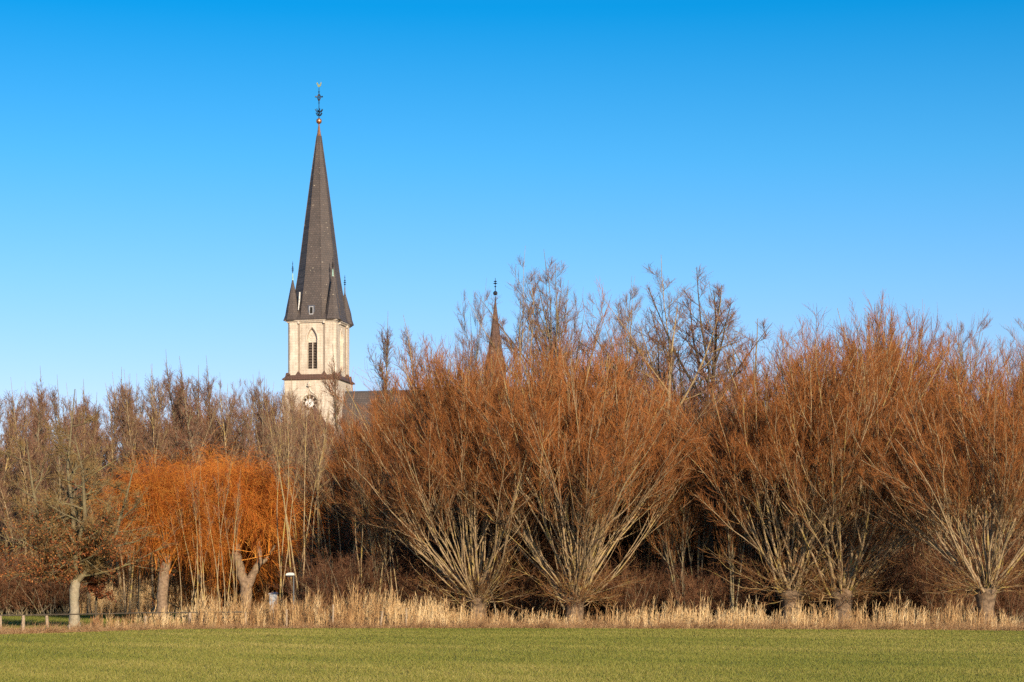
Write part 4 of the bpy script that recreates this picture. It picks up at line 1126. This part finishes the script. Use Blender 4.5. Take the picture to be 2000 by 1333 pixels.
    hd.build('hood_mould', trim, rose)
    cn = MB(); cn.lathe([(.10, 33.75), (.36, 33.95), (.36, 34.05), (.2, 34.1), (.28, 34.3), (.1, 34.6), (.03, 34.75)], 8, cu, -al - .15); cn.build('canopy', trim, o)
    # clasping buttresses at the left and right of the lower tower
    for sx in (-1, 1):
        for sy in (-1, 1):
            b = MB(); x0, x1 = sorted((sx*(al - .9), sx*(al + .42))); y0, y1 = sorted((sy*(al - 1.1), sy*(al - .15)))
            b.box(x0 if sx < 0 else sx*(al + .003), x1 if sx > 0 else sx*(al + .003), y0, y1, 0, 32.0)
            xi, xo = sx*(al + .003), sx*(al + .50)
            b.add([(xi, y0 - .08, 32.0), (xo, y0 - .08, 32.0), (xo, y1 + .08, 32.0), (xi, y1 + .08, 32.0), (xi, y0 - .08, 33.0), (xi, y1 + .08, 33.0)],
                  [(3, 2, 1, 0), (0, 1, 4), (2, 3, 5), (1, 2, 5, 4), (0, 4, 5, 3)])
            b.build('buttress', stone, o)
    # stair turret in front with a brown pointed roof
    st = MB(); st.lathe([(2.5, 0), (2.5, 26.4)], 8, 1.35, -al - 2.0, c8); stt = st.build('stair_turret', stone, o)
    sr = MB(); sr.lathe([(2.85, 26.2), (2.8, 26.4), (.06, 30.55)], 8, 1.35, -al - 2.0, c8); sr.build('roof', brown, stt)
    # nave, steep slate roof, choir end
    nx0, nx1, hw, zw, zr = al + .005, 37.0, 6.6, 20.5, 33.35
    nw = MB(); nw.box(nx0, nx1, -hw + .5, hw - .5, 0, zw); nave = nw.build('nave_wall', stone, o)
    nr = MB(); nr.prism([(-hw, zw - .3), (hw, zw - .3), (hw, zw), (0, zr), (-hw, zw)], lambda u, v, d: (d, u, v), nx0, nx1 + .4); roof = nr.build('nave_roof', slate, o)
    rd = MB(); rd.bar((nx0, 0, zr), (nx1 + .4, 0, zr), .13, .13, 6); rd.build('ridge', lead, roof)
    for i in range(7):
        rw_ = MB(); x = 8 + i*4.4; hd = gothic(.7, 9, 15.5, 17.5); out = hd + [(-u, z) for u, z in hd[-2::-1]]
        rw_.loft([[(x + u, -hw + .49, z) for u, z in out], [(x + u, -hw + .44, z) for u, z in out]]); rw_.build('window', dark, nave)
    # ridge turret
    rx = 29.0; zt = lambda y: py_z(y, 314)
    rt_ = MB(); rt_.lathe([(1.55, 30.0), (1.55, zt(722)), (1.72, zt(721)), (1.70, zt(716)), (1.25, zt(694)), (.82, zt(657)), (.10, zt(588))], 8, rx, 0, c8)
    tu = rt_.build('ridge_turret', brown, o)
    fb = MB(); fb.lathe([(.10, zt(590)), (.07, zt(579))], 6, rx, 0)
    zc = zt(573); fb.lathe([(.05, zc - .36)] + [(.36*math.sin(t), zc - .36*math.cos(t)) for t in np.linspace(.3, 2.84, 7)] + [(.05, zc + .36)], 10, rx, 0)
    fb.lathe([(.055, zc + .3), (.05, zt(552)), (.03, zt(543))], 6, rx, 0)
    for zq, w in ((zt(560), .2), (zt(554), .38), (zt(550), .3)): fb.lathe([(.05, zq - .12), (w, zq), (.05, zq + .12)], 6, rx, 0)
    fb.build('finial', iron, tu)
    for i in range(8):
        an = i*math.pi/4
        q = MB(); q.bar((rx + 1.46*math.cos(an), 1.46*math.sin(an), 34.0), (rx + 1.46*math.cos(an), 1.46*math.sin(an), 36.0), .3, .3, 6); q.build('louvre', louv, tu)


church()
